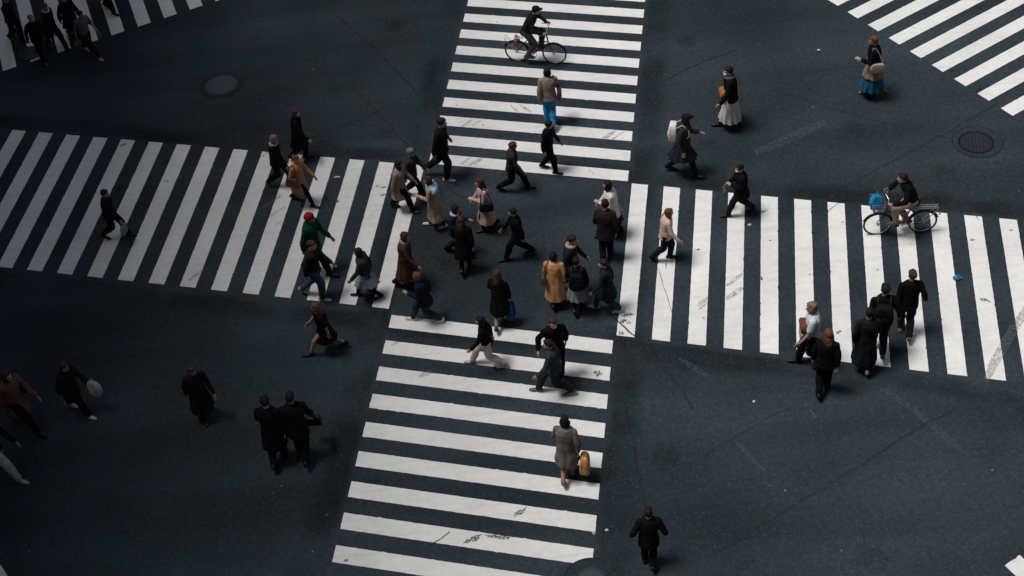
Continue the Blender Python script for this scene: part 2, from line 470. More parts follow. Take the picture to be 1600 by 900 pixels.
    merged({'shirt': 'shirt', 'dress': 'dress', 'jacket': 'jacket', 'parka': 'parka', 'coat': 'coat', 'longcoat': 'coat'}[tk], t, cloth(tc, kind), o, .0125,
           folds(.010 * H / 1.7, seed=seed))
    # --- bottom
    bk, bc = bottom[0], bottom[1]
    if bk == 'trousers':
        q = Shape(); ex2 = .013 * H
        q.ovals([(at(-.045).x, at(0).y, at(-.045).z, .082 * H * g + ex2, .058 * H * g + ex2), (at(0).x, at(0).y, at(0).z, .090 * H * g + ex2, .064 * H * g + ex2), (at(.055).x, at(.05).y, at(.055).z, .084 * H * g + .008 * H, .063 * H * g + .008 * H)])
        for s in (-1, 1):
            q.chain([j['hip', s], j['knee', s], j['knee', s].lerp(j['ankle', s], .96)], [.051 * H * g + ex2, .037 * H + ex2, .027 * H + ex2 * .9])
            q.cone(j['knee', s].lerp(j['ankle', s], .15) + Vector((0, -.006 * H, 0)), j['knee', s].lerp(j['ankle', s], .5) + Vector((0, -.004 * H, 0)), .036 * H + ex2, .034 * H + ex2)
        merged('trousers', q, cloth(bc, bkind), o, .0125, folds(.008 * H / 1.7, (11, 11, 9), seed + 3))
    elif bk in ('skirt', 'longskirt', 'shorts'):
        zh = {'skirt': .30, 'longskirt': .15, 'shorts': .36}[bk] * H; q = Shape()
        secs = []
        for i in range(5):
            k = 1 - i / 5.0; zz = hz + (zh - hz) * k
            secs.append((0, at(0).y, zz, (.092 * g + .045 * k) * H + .012 * H, max(.07 * H * g + .04 * k * H, .066 * H + (ry_leg - .066 * H) * k * 1.05) + .012 * H))
        secs.append((at(.06).x, at(.06).y, at(.06).z, .084 * H * g + .012 * H, .062 * H * g + .012 * H))
        q.ovals(secs, n=48, wave=.085, waves=11)
        merged('skirt' if bk != 'shorts' else 'shorts', q, cloth(bc, bkind), o, .0125, folds(.004, seed=seed))
        if len(bottom) > 2:      # tights
            q = Shape()
            for s in (-1, 1): q.chain([j['hip', s], j['knee', s], j['ankle', s]], [.054 * H, .040 * H, .030 * H]); q.cone(j['knee', s].lerp(j['ankle', s], .18) + Vector((0, -.007 * H, 0)), j['knee', s].lerp(j['ankle', s], .45) + Vector((0, -.007 * H, 0)), .036 * H, .034 * H)
            merged('tights', q, cloth(bottom[2]), o, .0125)
    elif bk == 'tights':
        q = Shape()
        for s in (-1, 1): q.chain([j['hip', s], j['knee', s], j['ankle', s]], [.054 * H, .041 * H, .031 * H]); q.cone(j['knee', s].lerp(j['ankle', s], .18) + Vector((0, -.007 * H, 0)), j['knee', s].lerp(j['ankle', s], .45) + Vector((0, -.007 * H, 0)), .036 * H, .034 * H)
        merged('tights', q, cloth(bc), o, .0125)
    # --- shoes
    for s in (-1, 1):
        h, tt = j['foot', s]; q = Shape(); d = (tt - h)
        q.chain([h, h.lerp(tt, .35), h.lerp(tt, .75), tt], [.027 * H, .026 * H, .027 * H, .021 * H], 10)
        q.cone(h + Vector((0, .012 * H, .01 * H)), j['ankle', s] + Vector((0, 0, .004 * H)), .029 * H, .030 * H, 10)
        merged('shoe', q, cloth(shoes, 'shoe'), o, .011)
    # --- hair
    hk, hcol = hair; hm = cloth(HAIRC[hcol], 'hair'); q = Shape()
    if hk != 'none':
        q.ell(hp(0, -.016, .022), (.0515 * H, .054 * H, .052 * H), R, 20, 12)
        q.ell(hp(0, .006, .045), (.043 * H, .046 * H, .026 * H), R)          # fringe
        if hk == 'bob':
            q.ell(hp(0, -.024, -.012), (.056 * H, .044 * H, .060 * H), R)
            for s in (-1, 1): q.ell(hp(s * .043, .0, -.022), (.016 * H, .030 * H, .045 * H), R)
        if hk == 'long':
            q.ell(hp(0, -.026, -.015), (.055 * H, .042 * H, .066 * H), R)
            q.chain([hp(0, -.040, -.03), hp(0, -.060, -.10), hp(0, -.066, -.165)], [.046 * H, .046 * H, .030 * H])
            for s in (-1, 1): q.chain([hp(s * .040, -.006, -.01), hp(s * .048, -.022, -.07), hp(s * .050, -.036, -.13)], [.018 * H, .022 * H, .014 * H])
        if hk == 'tail':
            q.chain([hp(0, -.055, .02), hp(0, -.082, -.01), hp(0, -.085, -.08), hp(0, -.078, -.125)], [.018 * H, .022 * H, .022 * H, .010 * H])
        if hk == 'bun': q.ell(hp(0, -.060, .045), (.026 * H, .026 * H, .026 * H), R)
        merged('hair', q, hm, o, .010, folds(.0075, (24, 24, 9), seed))
    if hat:
        q = Shape(); hkind, hcl = hat
        q.ell(hp(0, -.008, .034), (.056 * H, .063 * H, .046 * H), R, 20, 12)
        if hkind == 'cap': q.ell(hp(0, .058, .030), (.040 * H, .046 * H, .009 * H), R)
        if hkind == 'beanie': q.ell(hp(0, -.012, .016), (.058 * H, .066 * H, .028 * H), R)
        if hkind == 'brim': q.ell(hp(0, 0, .024), (.105 * H, .110 * H, .010 * H), R, 24)
        if hkind == 'hood': q.ell(hp(0, -.020, -.01), (.060 * H, .058 * H, .070 * H), R)
        merged({'cap': 'cap', 'beanie': 'knit_hat', 'brim': 'hat', 'hood': 'hood'}[hkind], q, cloth(hcl), o, .011)
    if mask:
        q = Shape(); q.ell(hp(0, .030, -.030), (.036 * H, .031 * H, .028 * H), R)
        merged('face_mask', q, cloth((.72, .74, .75), 'paper'), o, .010)
    if scarf:
        q = Shape(); nn = at(.315)
        q.torus(nn + Vector((0, .004 * H, .006 * H)), .048 * H, .024 * H, 'z', 24, 8)
        if len(scarf) > 1:
            q.ell(at(.235, 0, -.028 * H), (.135 * H, .075 * H, .085 * H)); q.ell(at(.275), (.125 * H, .075 * H, .05 * H))
        merged('shawl' if len(scarf) > 1 else 'scarf', q, cloth(scarf[0], 'wool'), o, .0125, folds(.008, seed=seed))
    if tunic:   # loose layer showing between the jacket and the skirt
        q = Shape(); zt = .37 * H
        q.ovals([(0, at(0).y, zt, .118 * H * g + .02 * H, ry_leg * .74 + .03 * H), (0, at(0).y, (zt + hz) / 2, .107 * H * g + .02 * H, .08 * H * g + .026 * H), (at(.05).x, at(.05).y, at(.05).z, .09 * H * g + .014 * H, .066 * H * g + .014 * H)], n=40, wave=.05)
        merged('tunic', q, cloth(tunic), o, .0125, folds(.006, seed=seed))
    return o, j, M, H

# ------------------------------------------------------------------ bags: things of their own, held by or hung on somebody
def bag_handle(parent, w, h, z, mat, y=0, n=10):
    s = Shape(); pts = [Vector((-w / 2 + w * i / n, y, z + h * math.sin(PI * i / n))) for i in range(n + 1)]
    s.chain(pts, [.007] * (n + 1), 6); me = s.mesh('handle'); smooth(me)
    return obj('handle', me, mat, parent)

def bag(P, kind, col, label, side=1, size=1.0, off=(0, 0, 0), name=None, group=None, mk=None):
    o_, j, M, H = P; k = H / 1.7 * size
    d = {'tote': (.34, .12, .34), 'handbag': (.28, .12, .20), 'shoulder_bag': (.12, .34, .28), 'backpack': (.31, .19, .46), 'shopping_bag': (.14, .32, .36), 'sack': (.20, .34, .44),
         'briefcase': (.10, .38, .28), 'sling': (.26, .12, .18)}[kind]
    d = [q * k for q in d]
    bm = bmesh.new(); bmesh.ops.create_cube(bm, size=1.0)
    bmesh.ops.subdivide_edges(bm, edges=bm.edges[:], cuts=3, use_grid_fill=True)
    r = random.Random(len(label) + NP[0])
    ph = [r.random() * 6 for _ in range(3)]
    for v in bm.verts:
        x, y, zz = v.co
        tp = 1 - (.42 if kind == 'sack' else .16) * (zz + .5) if kind in ('tote', 'handbag', 'sack', 'shoulder_bag', 'shopping_bag') else 1 - .18 * max(0, zz) ** 2 * 4
        bul = 1 + .18 * math.cos(PI * zz) * (1 if kind != 'shopping_bag' else .3)
        am = .10 if kind == 'sack' else .05; w = 1 + am * math.sin(x * 9 + ph[0]) + am * math.sin(y * 8 + zz * 6 + ph[1])
        v.co = Vector((x * d[0] * tp * w * bul, y * d[1] * tp * w * bul, zz * d[2] * (1 + .03 * math.sin(x * 5 + ph[2]))))
    me = bpy.data.meshes.new(kind); bm.to_mesh(me); bm.free()
    nm = name or kind
    mat = cloth(col, mk or ('leather' if kind in ('handbag', 'shoulder_bag', 'briefcase') else 'paper' if kind == 'shopping_bag' else 'cloth'))
    o = obj(nm, me, mat)
    ss = o.modifiers.new('round', 'SUBSURF'); ss.levels = ss.render_levels = 2; smooth(me)
    wr = j['wr', side]
    if kind == 'backpack': p = j['base'] + j['up'] * (.175 * H) + Vector((0, -.066 * H - d[1] * .5 - .012 * H, 0))
    elif kind == 'shoulder_bag': p = Vector((side * (.125 * H + d[0] * .5), -.015 * H, j['hipz'] + .06 * H))
    elif kind == 'sling': p = j['base'] + j['up'] * (.13 * H) + Vector((0, .066 * H + d[1] * .5, 0))
    else: p = wr + j['hd', side] * (.105 * k / size) + Vector((0, 0, -d[2] * .5 - .10 * k))
    p = p + Vector(off)
    if kind != 'backpack' and kind != 'sling' and p.z - d[2] * .5 < .03: p.z = .03 + d[2] * .5
    o.matrix_world = M @ Matrix.Translation(p)
    hm = cloth(tuple(c * .7 for c in col), 'leather')
    if kind == 'backpack':
        s = Shape(); s.ell((0, -d[1] * .5, -d[2] * .17), (d[0] * .36, d[1] * .22, d[2] * .24)); me2 = s.mesh('pocket'); smooth(me2); obj('pocket', me2, mat, o)
        for sd in (-1, 1):
            s = Shape(); ex = sd * .068 * H
            pts = [Vector((ex, d[1] * .45, d[2] * .40)), Vector((ex, d[1] * .5 + .075 * H, d[2] * .5 + .03 * H)), Vector((ex, d[1] * .5 + .155 * H, d[2] * .28)), Vector((ex * 1.15, d[1] * .5 + .165 * H, 0)), Vector((ex * 1.25, d[1] * .5 + .085 * H, -d[2] * .38)), Vector((ex, d[1] * .45, -d[2] * .42))]
            s.chain(pts, [.014] * 6, 8); me3 = s.mesh('strap'); smooth(me3); obj('strap', me3, hm, o)
    elif kind == 'shoulder_bag':
        s = Shape(); shp = Vector((j['sh', side].x * .8, j['sh', side].y, j['sh', side].z + .055 * H)) - p
        s.chain([Vector((0, d[1] * .42, d[2] * .40)), shp.lerp(Vector((0, d[1] * .42, d[2] * .4)), .35) + Vector((side * .01, .04, 0)), shp + Vector((0, .03, 0)), shp + Vector((0, -.03, 0)), shp.lerp(Vector((0, -d[1] * .42, d[2] * .4)), .35) + Vector((side * .01, -.04, 0)), Vector((0, -d[1] * .42, d[2] * .40))], [.011] * 6, 8)
        me3 = s.mesh('strap'); smooth(me3); obj('strap', me3, hm, o)
    elif kind == 'sling':
        s = Shape()
        pts = []
        for i in range(15):
            a = 2 * PI * i / 14
            pts.append(Vector((math.sin(a) * .10 * H, -d[1] * .5 - .066 * H - math.cos(a) * -.095 * H, .10 * H * math.sin(a))))
        s.chain(pts, [.011] * 15, 6); me3 = s.mesh('strap'); smooth(me3); obj('strap', me3, hm, o)
    else:
        along = d[1] > d[0]
        for q in (-1, 1):
            hd_ = bag_handle(o, (d[1] if along else d[0]) * .5, .115 * k, d[2] * .44, hm, q * .02)
            if along: hd_.rotation_euler = (0, 0, PI / 2)
    tag(o, label, {'tote': 'bag', 'sack': 'bag', 'sling': 'bag', 'shoulder_bag': 'bag', 'shopping_bag': 'bag'}.get(kind, kind), group)
    return o

def phone(P, side, col, label):
    o_, j, M, H = P
    s = Shape(); s.box((0, 0, 0), (.075, .012, .15)); me = s.mesh('mobile_phone')
    o = obj('mobile_phone', me, cloth(col, 'plastic')); bv = o.modifiers.new('edge', 'BEVEL'); bv.width = .004; bv.segments = 2
    p = j['wr', side] + j['hd', side] * .11 + Vector((-side * .015, .03, .03))
    o.matrix_world = M @ Matrix.Translation(p) @ Matrix.Rotation(-.9, 4, 'X')
    s = Shape(); s.box((0, -.0072, 0), (.066, .002, .138)); obj('screen', s.mesh('screen'), cloth((.03, .035, .04), 'plastic'), o)
    tag(o, label, 'phone')

def bicycle(loc, heading, label, col, basket=None, seat_y=-.22):
    root = bpy.data.objects.new('bicycle', None); COL.objects.link(root)
    root.location = (loc[0], loc[1], 0); root.rotation_euler = (0, 0, math.radians(heading) - PI / 2)
    fr = cloth(col, 'metal'); blk = cloth((.012, .012, .013), 'rubber'); chrome = cloth((.55, .56, .58), 'metal')
    def part(name, s, mat, parent=root):
        me = s.mesh(name); smooth(me); return obj(name, me, mat, parent)
    R = .31; wb = .50
    for y in (wb, -wb):
        w = part('wheel', Shape().torus((0, y, R), R - .022, .011, 'x', 40, 8), chrome)
        part('tyre', Shape().torus((0, y, R), R - .006, .021, 'x', 40, 10), blk, w)
        s = Shape()
        for i in range(18):
            a = 2 * PI * i / 18; s.cone((.012 * (-1) ** i, y, R), (0, y + (R - .02) * math.cos(a), R + (R - .02) * math.sin(a)), .0022, .0022, 5)
        s.cone((-.05, y, R), (.05, y, R), .018, .018, 8); part('spokes', s, chrome, w)
        s = Shape(); pts = [Vector((0, y + (R + .03) * math.cos(a), R + (R + .03) * math.sin(a))) for a in [math.radians(q) for q in range(20, 161, 14)]]
        s.chain(pts, [.018] * len(pts), 6); part('mudguard', s, fr)
    bb = Vector((0, -.05, .28)); head0 = Vector((0, .36, .62)); head1 = Vector((0, .32, .90)); st = Vector((0, seat_y, .80)); ax = Vector((0, -wb, R))
    s = Shape(); s.chain([st, bb, head0], [.017, .02, .018], 8); s.cone(head0, head1, .02, .02, 8); s.cone(st.lerp(bb, .35), head0 + Vector((0, 0, .05)), .016, .016, 8)
    for q in (-1, 1):
        s.cone(bb + Vector((q * .03, 0, 0)), ax + Vector((q * .06, 0, 0)), .009, .009, 6); s.cone(st.lerp(bb, .2) + Vector((q * .02, 0, 0)), ax + Vector((q * .06, 0, 0)), .008, .008, 6)
    part('frame', s, fr)
    s = Shape()
    for q in (-1, 1): s.chain([head0 + Vector((q * .03, 0, -.02)), Vector((q * .055, wb, R))], [.012, .009], 8)
    part('fork', s, fr)
    s = Shape(); s.cone(head1, head1 + Vector((0, 0, .12)), .013, .013, 8)
    for q in (-1, 1): s.chain([head1 + Vector((0, 0, .12)), head1 + Vector((q * .14, .05, .16)), head1 + Vector((q * .27, -.04, .16)), head1 + Vector((q * .27, -.15, .15))], [.012, .012, .012, .016], 8)
    part('handlebar', s, chrome)
    s = Shape(); s.cone(st, st + Vector((0, 0, .08)), .014, .014, 8); part('seat_post', s, chrome)
    s = Shape(); s.chain([(0, seat_y - .10, .92), (0, seat_y + .02, .92), (0, seat_y + .15, .915)], [.075, .055, .022], 12); part('saddle', s, blk)
    s = Shape(); s.cone((-.06, bb.y, bb.z), (.06, bb.y, bb.z), .02, .02, 8)
    s.cone((-.07, bb.y, bb.z), (-.07, bb.y + .15, bb.z + .07), .01, .01, 6); s.cone((.07, bb.y, bb.z), (.07, bb.y - .15, bb.z - .07), .01, .01, 6); s.torus((.045, bb.y, bb.z), .085, .008, 'x', 24, 6)
    cr = part('crank', s, chrome)
    part('pedal', Shape().box((-.12, bb.y + .15, bb.z + .07), (.09, .09, .022)), blk, cr); part('pedal', Shape().box((.12, bb.y - .15, bb.z - .07), (.09, .09, .022)), blk, cr)
    s = Shape(); s.ell((0, -wb - R - .04, .52), (.035, .015, .035)); part('rear_reflector', s, cloth((.65, .03, .03), 'plastic'))
    s = Shape(); s.chain([(0, -.30, .76), (0, -.78, .74)], [.012, .012], 6)
    for q in (-1, 1): s.chain([(q * .06, -.30, .76), (q * .06, -.80, .74), (q * .06, -wb, R)], [.008, .008, .007], 6)
    part('rear_rack', s, chrome)
    if basket:
        s = Shape()
        for zz, w, d in ((.80, .15, .11), (.88, .165, .12), (.96, .18, .13), (1.04, .19, .14)):
            pts = [Vector((x, .56 + y, zz)) for x, y in ((-w, -d), (w, -d), (w, d), (-w, d), (-w, -d))]; s.chain(pts, [.006] * 5, 6)
        for i in range(7):
            a = -.15 + .05 * i
            for e in (-1, 1): s.cone((a, .56 + e * .11, .80), (a * 1.27, .56 + e * .14, 1.04), .004, .004, 5); s.cone((e * .15, .56 + a * .72, .80), (e * .19, .56 + a * .92, 1.04), .004, .004, 5)
        s.box((0, .56, .80), (.30, .22, .006)); part('basket', s, cloth(basket, 'metal'))
    tag(root, label, 'bicycle')
    return root

# ------------------------------------------------------------------ setting
ASPH = asphalt_mat('asphalt')
def sheet(name, polys, z, mat, kind='structure', label=None):
    bm = bmesh.new()
    for pl in polys:
        try: bm.faces.new([bm.verts.new((x, y, z)) for x, y in pl])
        except ValueError: pass
    for f in bm.faces:
        f.normal_update()
        if f.normal.z < 0: f.normal_flip()
    me = bpy.data.meshes.new(name); bm.to_mesh(me); bm.free()
    o = obj(name, me, mat)
    return tag(o, label, None, None, kind)

sheet('road', [[(-300, -300), (300, -300), (300, 300), (-300, 300)]], 0, ASPH)
PAINT = paint_mat()
def ragged(quad, step=.055, amp=.0042):
    out = []
    for i in range(4):
        a = Vector(quad[i]); b = Vector(quad[(i + 1) % 4]); n = max(2, int((b - a).length / step))
        nrm = Vector((-(b - a).y, (b - a).x)).normalized()
        for k in range(n):
            p = a.lerp(b, k / n); j_ = 0 if k == 0 else amp * (mnoise.noise(Vector((p.x * 9, p.y * 9, 3))) * 1.3 + random.gauss(0, .30))
            if random.random() < .008 and k: j_ -= .014
            out.append((p.x + nrm.x * j_, p.y + nrm.y * j_))
    return out
def crosswalk(o, aa, ab, W, per, w, k0, k1):
    A = Vector((math.cos(aa), math.sin(aa))); B = Vector((math.cos(ab), math.sin(ab))); O = Vector(o); pl = []
    for k in range(k0, k1 + 1):
        p = O + A * (k * per); pl.append(ragged([p, p + A * w, p + A * w + B * W, p + B * W]))
    return sheet('crosswalk', pl, .004, PAINT)
for cw in [((-0.4034, 35.4886), -1.757, -0.28846, 4.928, 0.75513, 0.38781, -6, 9), ((-2.6952, 23.3182), -1.75495, -0.29287, 4.9411, 0.77122, 0.38761, 0, 14), ((3.0785, 26.9354), -0.29624, -1.76236, 4.9957, 0.76218, 0.38664, 0, 15), ((-12.488, 31.4685), -0.28419, -1.75912, 4.9229, 0.76506, 0.38481, -5, 14), ((9.2511, 33.7025), -1.04754, 0.5355, 4.6, 0.76863, 0.3824, -7, 13), ((-13.2127, 34.1747), 0.40563, 1.86067, 4.6, 0.76699, 0.37582, -7, 10), ((8.4201, 15.3275), 0.53046, -1.09712, 4.0, 0.765, 0.385, -4, 4), ((-10.3227, 17.5648), -0.98959, -2.56038, 3.6, 0.765, 0.385, -2, 3)]: crosswalk(*cw)

TYRE = mark_mat('tyre_rubber', (.14, .145, .15), .36, .66, 15, .5)
CHIP = mark_mat('paint_chip', (.055, .065, .075), .40, .56, 24, .82)
CRACKM = mark_mat('crack', (.004, .006, .008), .24, .36, 7, .92)
def strip(pts, w, jit=.0):
    pts = [Vector(p) for p in pts]; L = []; Rr = []
    fine = []
    for a, b in zip(pts, pts[1:]):
        n = max(1, int((b - a).length / .12))
        for i in range(n): fine.append(a.lerp(b, i / n))
    fine.append(pts[-1])
    for i, p in enumerate(fine):
        d = (fine[min(i + 1, len(fine) - 1)] - fine[max(i - 1, 0)]).normalized(); n = Vector((-d.y, d.x))
        q = p + n * (jit * (mnoise.noise(Vector((p.x * 1.7, p.y * 1.7, 1))) * 2 + random.gauss(0, .25)))
        ww = w * (.7 + .6 * random.random()) if jit else w * (1 - .5 * abs(2 * i / max(1, len(fine) - 1) - 1) ** 4)
        L.append(q + n * ww / 2); Rr.append(q - n * ww / 2)
    return [[L[i], L[i + 1], Rr[i + 1], Rr[i]] for i in range(len(L) - 1)]
def polys(name, lists, z, mat): return sheet(name, [[(p.x, p.y) for p in q] for l in lists for q in l], z, mat)
SCRAPE = mark_mat('pale_scrape', (.10, .13, .15), .40, .72, 13, .45)
DARKSEAM = mark_mat('dark_seam', (.010, .014, .018), .30, .62, 5, .5)
polys('road_scrape', [strip(p, w) for p, w in [([(7.282, 19.8), (7.695, 19.278), (8.091, 18.603), (8.485, 17.9)], 0.16), ([(4.126, 18.814), (4.449, 18.154), (4.597, 17.944)], 0.1), ([(3.332, 21.191), (3.904, 20.568)], 0.12), ([(6.143, 27.585), (8.054, 28.533)], 0.3)]], .0065, SCRAPE)
polys('road_seam', [strip(p, w, .03) for p, w in [([(3.382, 18.548), (4.007, 18.862), (4.869, 19.356), (5.435, 19.591)], 0.035), ([(3.172, 16.12), (4.38, 16.813), (6.194, 17.822), (7.801, 18.707), (8.543, 19.082)], 0.06), ([(7.08, 30.004), (8.72, 28.683), (10.756, 27.475)], 0.05), ([(2.094, 19.924), (2.097, 17.94), (2.138, 17.314)], 0.06), ([(7.631, 25.932), (9.713, 27.027), (12.338, 28.616)], 0.07), ([(-4.211, 35.427), (-2.796, 33.051), (-1.896, 31.201)], 0.05), ([(3.808, 25.376), (3.452, 23.921)], 0.03)]], .0070, DARKSEAM)
polys('tyre_mark', [strip(p, w) for p, w in [([(3.954, 22.653), (4.231, 22.892)], 0.1), ([(3.98, 22.551), (4.205, 22.736)], 0.06), ([(4.689, 23.19), (5.115, 23.517)], 0.1), ([(4.618, 22.778), (5.04, 23.1)], 0.14), ([(2.513, 28.626), (2.954, 29.014)], 0.12), ([(2.746, 28.589), (3.151, 28.931)], 0.06), ([(-0.947, 28.269), (-0.717, 28.481)], 0.08), ([(-0.73, 28.211), (-0.357, 28.45)], 0.13), ([(0.423, 30.416), (0.711, 29.891)], 0.06), ([(0.637, 30.435), (0.917, 30.043)], 0.09), ([(-0.85, 29.748), (-0.579, 29.993)], 0.08), ([(-0.592, 29.733), (-0.355, 29.931)], 0.06), ([(2.591, 26.349), (2.772, 25.979)], 0.05), ([(2.12, 27.6), (2.224, 27.416)], 0.08), ([(10.868, 21.706), (10.461, 21.189), (10.063, 20.684), (9.687, 20.189), (9.379, 19.732)], 0.2), ([(-5.851, 27.268), (-5.319, 27.777)], 0.1), ([(-5.592, 26.997), (-5.209, 27.358)], 0.06), ([(-7.323, 25.082), (-6.968, 25.438)], 0.1), ([(-2.132, 21.409), (-1.844, 21.518)], 0.16), ([(-2.705, 22.385), (-2.565, 22.5)], 0.16), ([(-6.081, 29.164), (-5.652, 29.553)], 0.06), ([(10.597, 24.809), (10.644, 24.472)], 0.05), ([(6.929, 23.423), (6.976, 23.251)], 0.06), ([(-6.156, 28.264), (-6.007, 28.411)], 0.06), ([(-4.855, 27.825), (-4.704, 27.994)], 0.05), ([(5.73, 19.449), (5.813, 19.234)], 0.1), ([(-5.426, 26.698), (-5.279, 26.813)], 0.07)]], .008, TYRE)
polys('road_crack', [strip(p, w, .022) for p, w in [([(-3.73, 32.058), (-2.815, 30.404), (-1.958, 28.649), (-1.436, 27.736), (-1.001, 27.053), (-0.296, 26.028), (0.509, 24.811), (1.168, 24.04), (1.636, 23.297), (2.14, 22.532), (2.603, 21.814), (3.142, 20.633), (3.443, 19.748)], 0.03), ([(4.35, 30.78), (5.08, 31.243), (5.746, 31.556), (6.432, 31.841)], 0.026), ([(7.341, 25.296), (7.86, 25.623), (8.163, 25.967)], 0.014), ([(-4.919, 29.771), (-3.795, 30.296), (-2.812, 30.805)], 0.014), ([(-2.03, 17.006), (-1.804, 17.173), (-1.64, 17.303)], 0.02), ([(-4.728, 28.78), (-5.099, 28.103)], 0.012), ([(3.227, 24.375), (3.412, 22.473)], 0.01), ([(1.642, 23.765), (2.065, 23.705)], 0.012)]], .009, CRACKM)
def blob(c, rx, ry, rot, n=26):
    pts = []
    for i in range(n):
        a = 2 * PI * i / n; r = 1 + .75 * mnoise.noise(Vector((math.cos(a) * 1.6 + c[0] * 3, math.sin(a) * 1.6, c[1] * 3))) + random.uniform(-.15, .15)
        x = rx * r * math.cos(a); y = ry * r * math.sin(a)
        pts.append((c[0] + x * math.cos(rot) - y * math.sin(rot), c[1] + x * math.sin(rot) + y * math.cos(rot)))
    return pts
sheet('paint_chip', [blob(*b) for b in [((-0.278, 17.594), 0.17, 0.05, 0.6), ((-0.828, 17.1), 0.14, 0.03, -0.25), ((-0.648, 17.048), 0.12, 0.04, -0.2), ((-1.171, 17.096), 0.12, 0.05, 0.6), ((-1.32, 17.04), 0.08, 0.03, 0.6), ((0.897, 16.276), 0.09, 0.04, 0.1), ((0.823, 16.255), 0.05, 0.03, 0.2), ((2.401, 22.613), 0.1, 0.05, 0.4), ((2.497, 22.6), 0.07, 0.04, 0.2), ((2.322, 22.429), 0.09, 0.05, 0.7), ((2.427, 22.375), 0.05, 0.04, 0), ((2.237, 22.073), 0.06, 0.05, 0), ((10.026, 21.999), 0.13, 0.04, -0.5), ((6.775, 21.489), 0.06, 0.035, 0.2), ((1.634, 20.979), 0.07, 0.09, 0.3), ((1.558, 21.026), 0.04, 0.05, 0.3), ((4.049, 22.287), 0.03, 0.025, 0), ((5.916, 24.497), 0.03, 0.025, 0), ((8.03, 23.224), 0.025, 0.02, 0), ((-3.104, 24.088), 0.03, 0.025, 0), ((-2.834, 27.686), 0.08, 0.03, 0.2), ((-2.989, 27.757), 0.05, 0.03, 0.2), ((-2.867, 27.406), 0.07, 0.03, 0.2), ((-3.945, 27.333), 0.06, 0.04, 0.8), ((-4.006, 27.271), 0.04, 0.03, 0.8), ((8.462, 25.533), 0.05, 0.03, 0), ((-3.64, 16.874), 0.04, 0.03, 0.3), ((8.282, 21.169), 0.05, 0.02, 0.2), ((5.977, 25.499), 0.09, 0.03, 0.4), ((4.251, 24.439), 0.06, 0.02, 0), ((-3.015, 21.234), 0.05, 0.02, -0.1), ((-2.611, 21.127), 0.05, 0.02, -0.1), ((-0.673, 22.014), 0.04, 0.02, -0.1), ((5.49, 23.32), 0.03, 0.06, 0), ((-9.48, 30.359), 0.1, 0.05, 0.3), ((-6.571, 30.343), 0.09, 0.04, 0.2), ((-8.211, 28.748), 0.06, 0.03, 0.2), ((11.242, 24.059), 0.04, 0.02, 0), ((10.297, 23.877), 0.06, 0.03, 0), ((7.644, 24.873), 0.03, 0.02, 0)]], .0085, CHIP)

def disc(name, c, r, z, h, mat, parent=None, n=64, r_in=None):
    s = Shape()
    if r_in is None: s.loft([[Vector((r * math.cos(2 * PI * i / n), r * math.sin(2 * PI * i / n), zz)) for i in range(n)] for zz in (z - h, z)])
    else:
        v = []; f = []
        for (rr, zz) in ((r_in, z - h), (r, z - h), (r, z), (r_in, z)): v += [(rr * math.cos(2 * PI * i / n), rr * math.sin(2 * PI * i / n), zz) for i in range(n)]
        for k in range(4):
            for i in range(n): f.append((k * n + i, k * n + (i + 1) % n, ((k + 1) % 4) * n + (i + 1) % n, ((k + 1) % 4) * n + i))
        s.add(v, f)
    o = obj(name, s.mesh(name), mat, parent)
    if parent is None: o.location = (c[0], c[1], 0)
    return o
IRON = {}
def iron_mat(col, grid, rot):
    m, nt, b = new_mat('cast_iron'); nb = NB(nt)
    tc = nb.n('ShaderNodeTexCoord').outputs['Object']
    mp = nb.n('ShaderNodeMapping'); nb.put(mp.inputs['Vector'], tc); mp.inputs['Rotation'].default_value = (0, 0, rot)
    sp = nb.n('ShaderNodeSeparateXYZ'); nb.put(sp.inputs[0], mp.outputs[0])
    gx = nb.m('ABSOLUTE', nb.m('SINE', nb.m('MULTIPLY', sp.outputs[0], grid))); gy = nb.m('ABSOLUTE', nb.m('SINE', nb.m('MULTIPLY', sp.outputs[1], grid)))
    g = nb.m('MINIMUM', nb.ramp(gx, .2, .5), nb.ramp(gy, .2, .5))
    n = nb.noise(tc, 12, 4, .6)
    f = nb.m('MULTIPLY', nb.ramp(g, 0, 1, .55, 1.2), nb.ramp(n, .3, .7, .75, 1.2))
    nb.nt.links.new(nb.scale_col(rgba(col), f), b.inputs['Base Color']); b.inputs['Roughness'].default_value = .5; b.inputs['Metallic'].default_value = .4
    bump(nb, b, g, .6, .01); return m
COLLAR = asphalt_mat('patched_asphalt', full=False, tone=.80)
SEAM = cloth((.006, .008, .010), 'rubber')
for (c, ro, off, ri, col, grid, rot, label) in [((-7.119, 32.532), 0.56, (0.0, 0.0), 0.373, (0.042, 0.058, 0.07), 60, 0.4, 'round grey manhole cover with fine grid in the shaded road at upper left'), ((11.365, 27.182), 0.573, (0.036, 0.019), 0.369, (0.022, 0.023, 0.028), 38, 0.2, 'dark rusty round manhole cover set in a wide asphalt ring at right'), ((0.93, 15.914), 0.495, (-0.016, -0.041), 0.213, (0.055, 0.072, 0.088), 70, 0.3, 'blue-grey round manhole cover at the foot of the near crosswalk'), ((-12.626, 34.888), 0, (0, 0), 0.3, (0.028, 0.034, 0.042), 50, 0.3, 'dark round manhole cover under the feet of the top left group')]:
    root = disc('manhole_cover', c, ri, .016, .03, iron_mat(col, grid, rot)); tag(root, label, 'manhole cover')
    disc('frame', c, ri + .05, .014, .03, cloth(tuple(q * 1.25 for q in col), 'metal'), root, r_in=ri + .006)
    if ro:
        cc = disc('asphalt_collar', c, ro, .011, .008, COLLAR, root); cc.location = (off[0], off[1], 0)
        rg = disc('seam', c, ro + .022, .0095, .004, SEAM, root, r_in=ro - .004); rg.location = (off[0], off[1], 0)

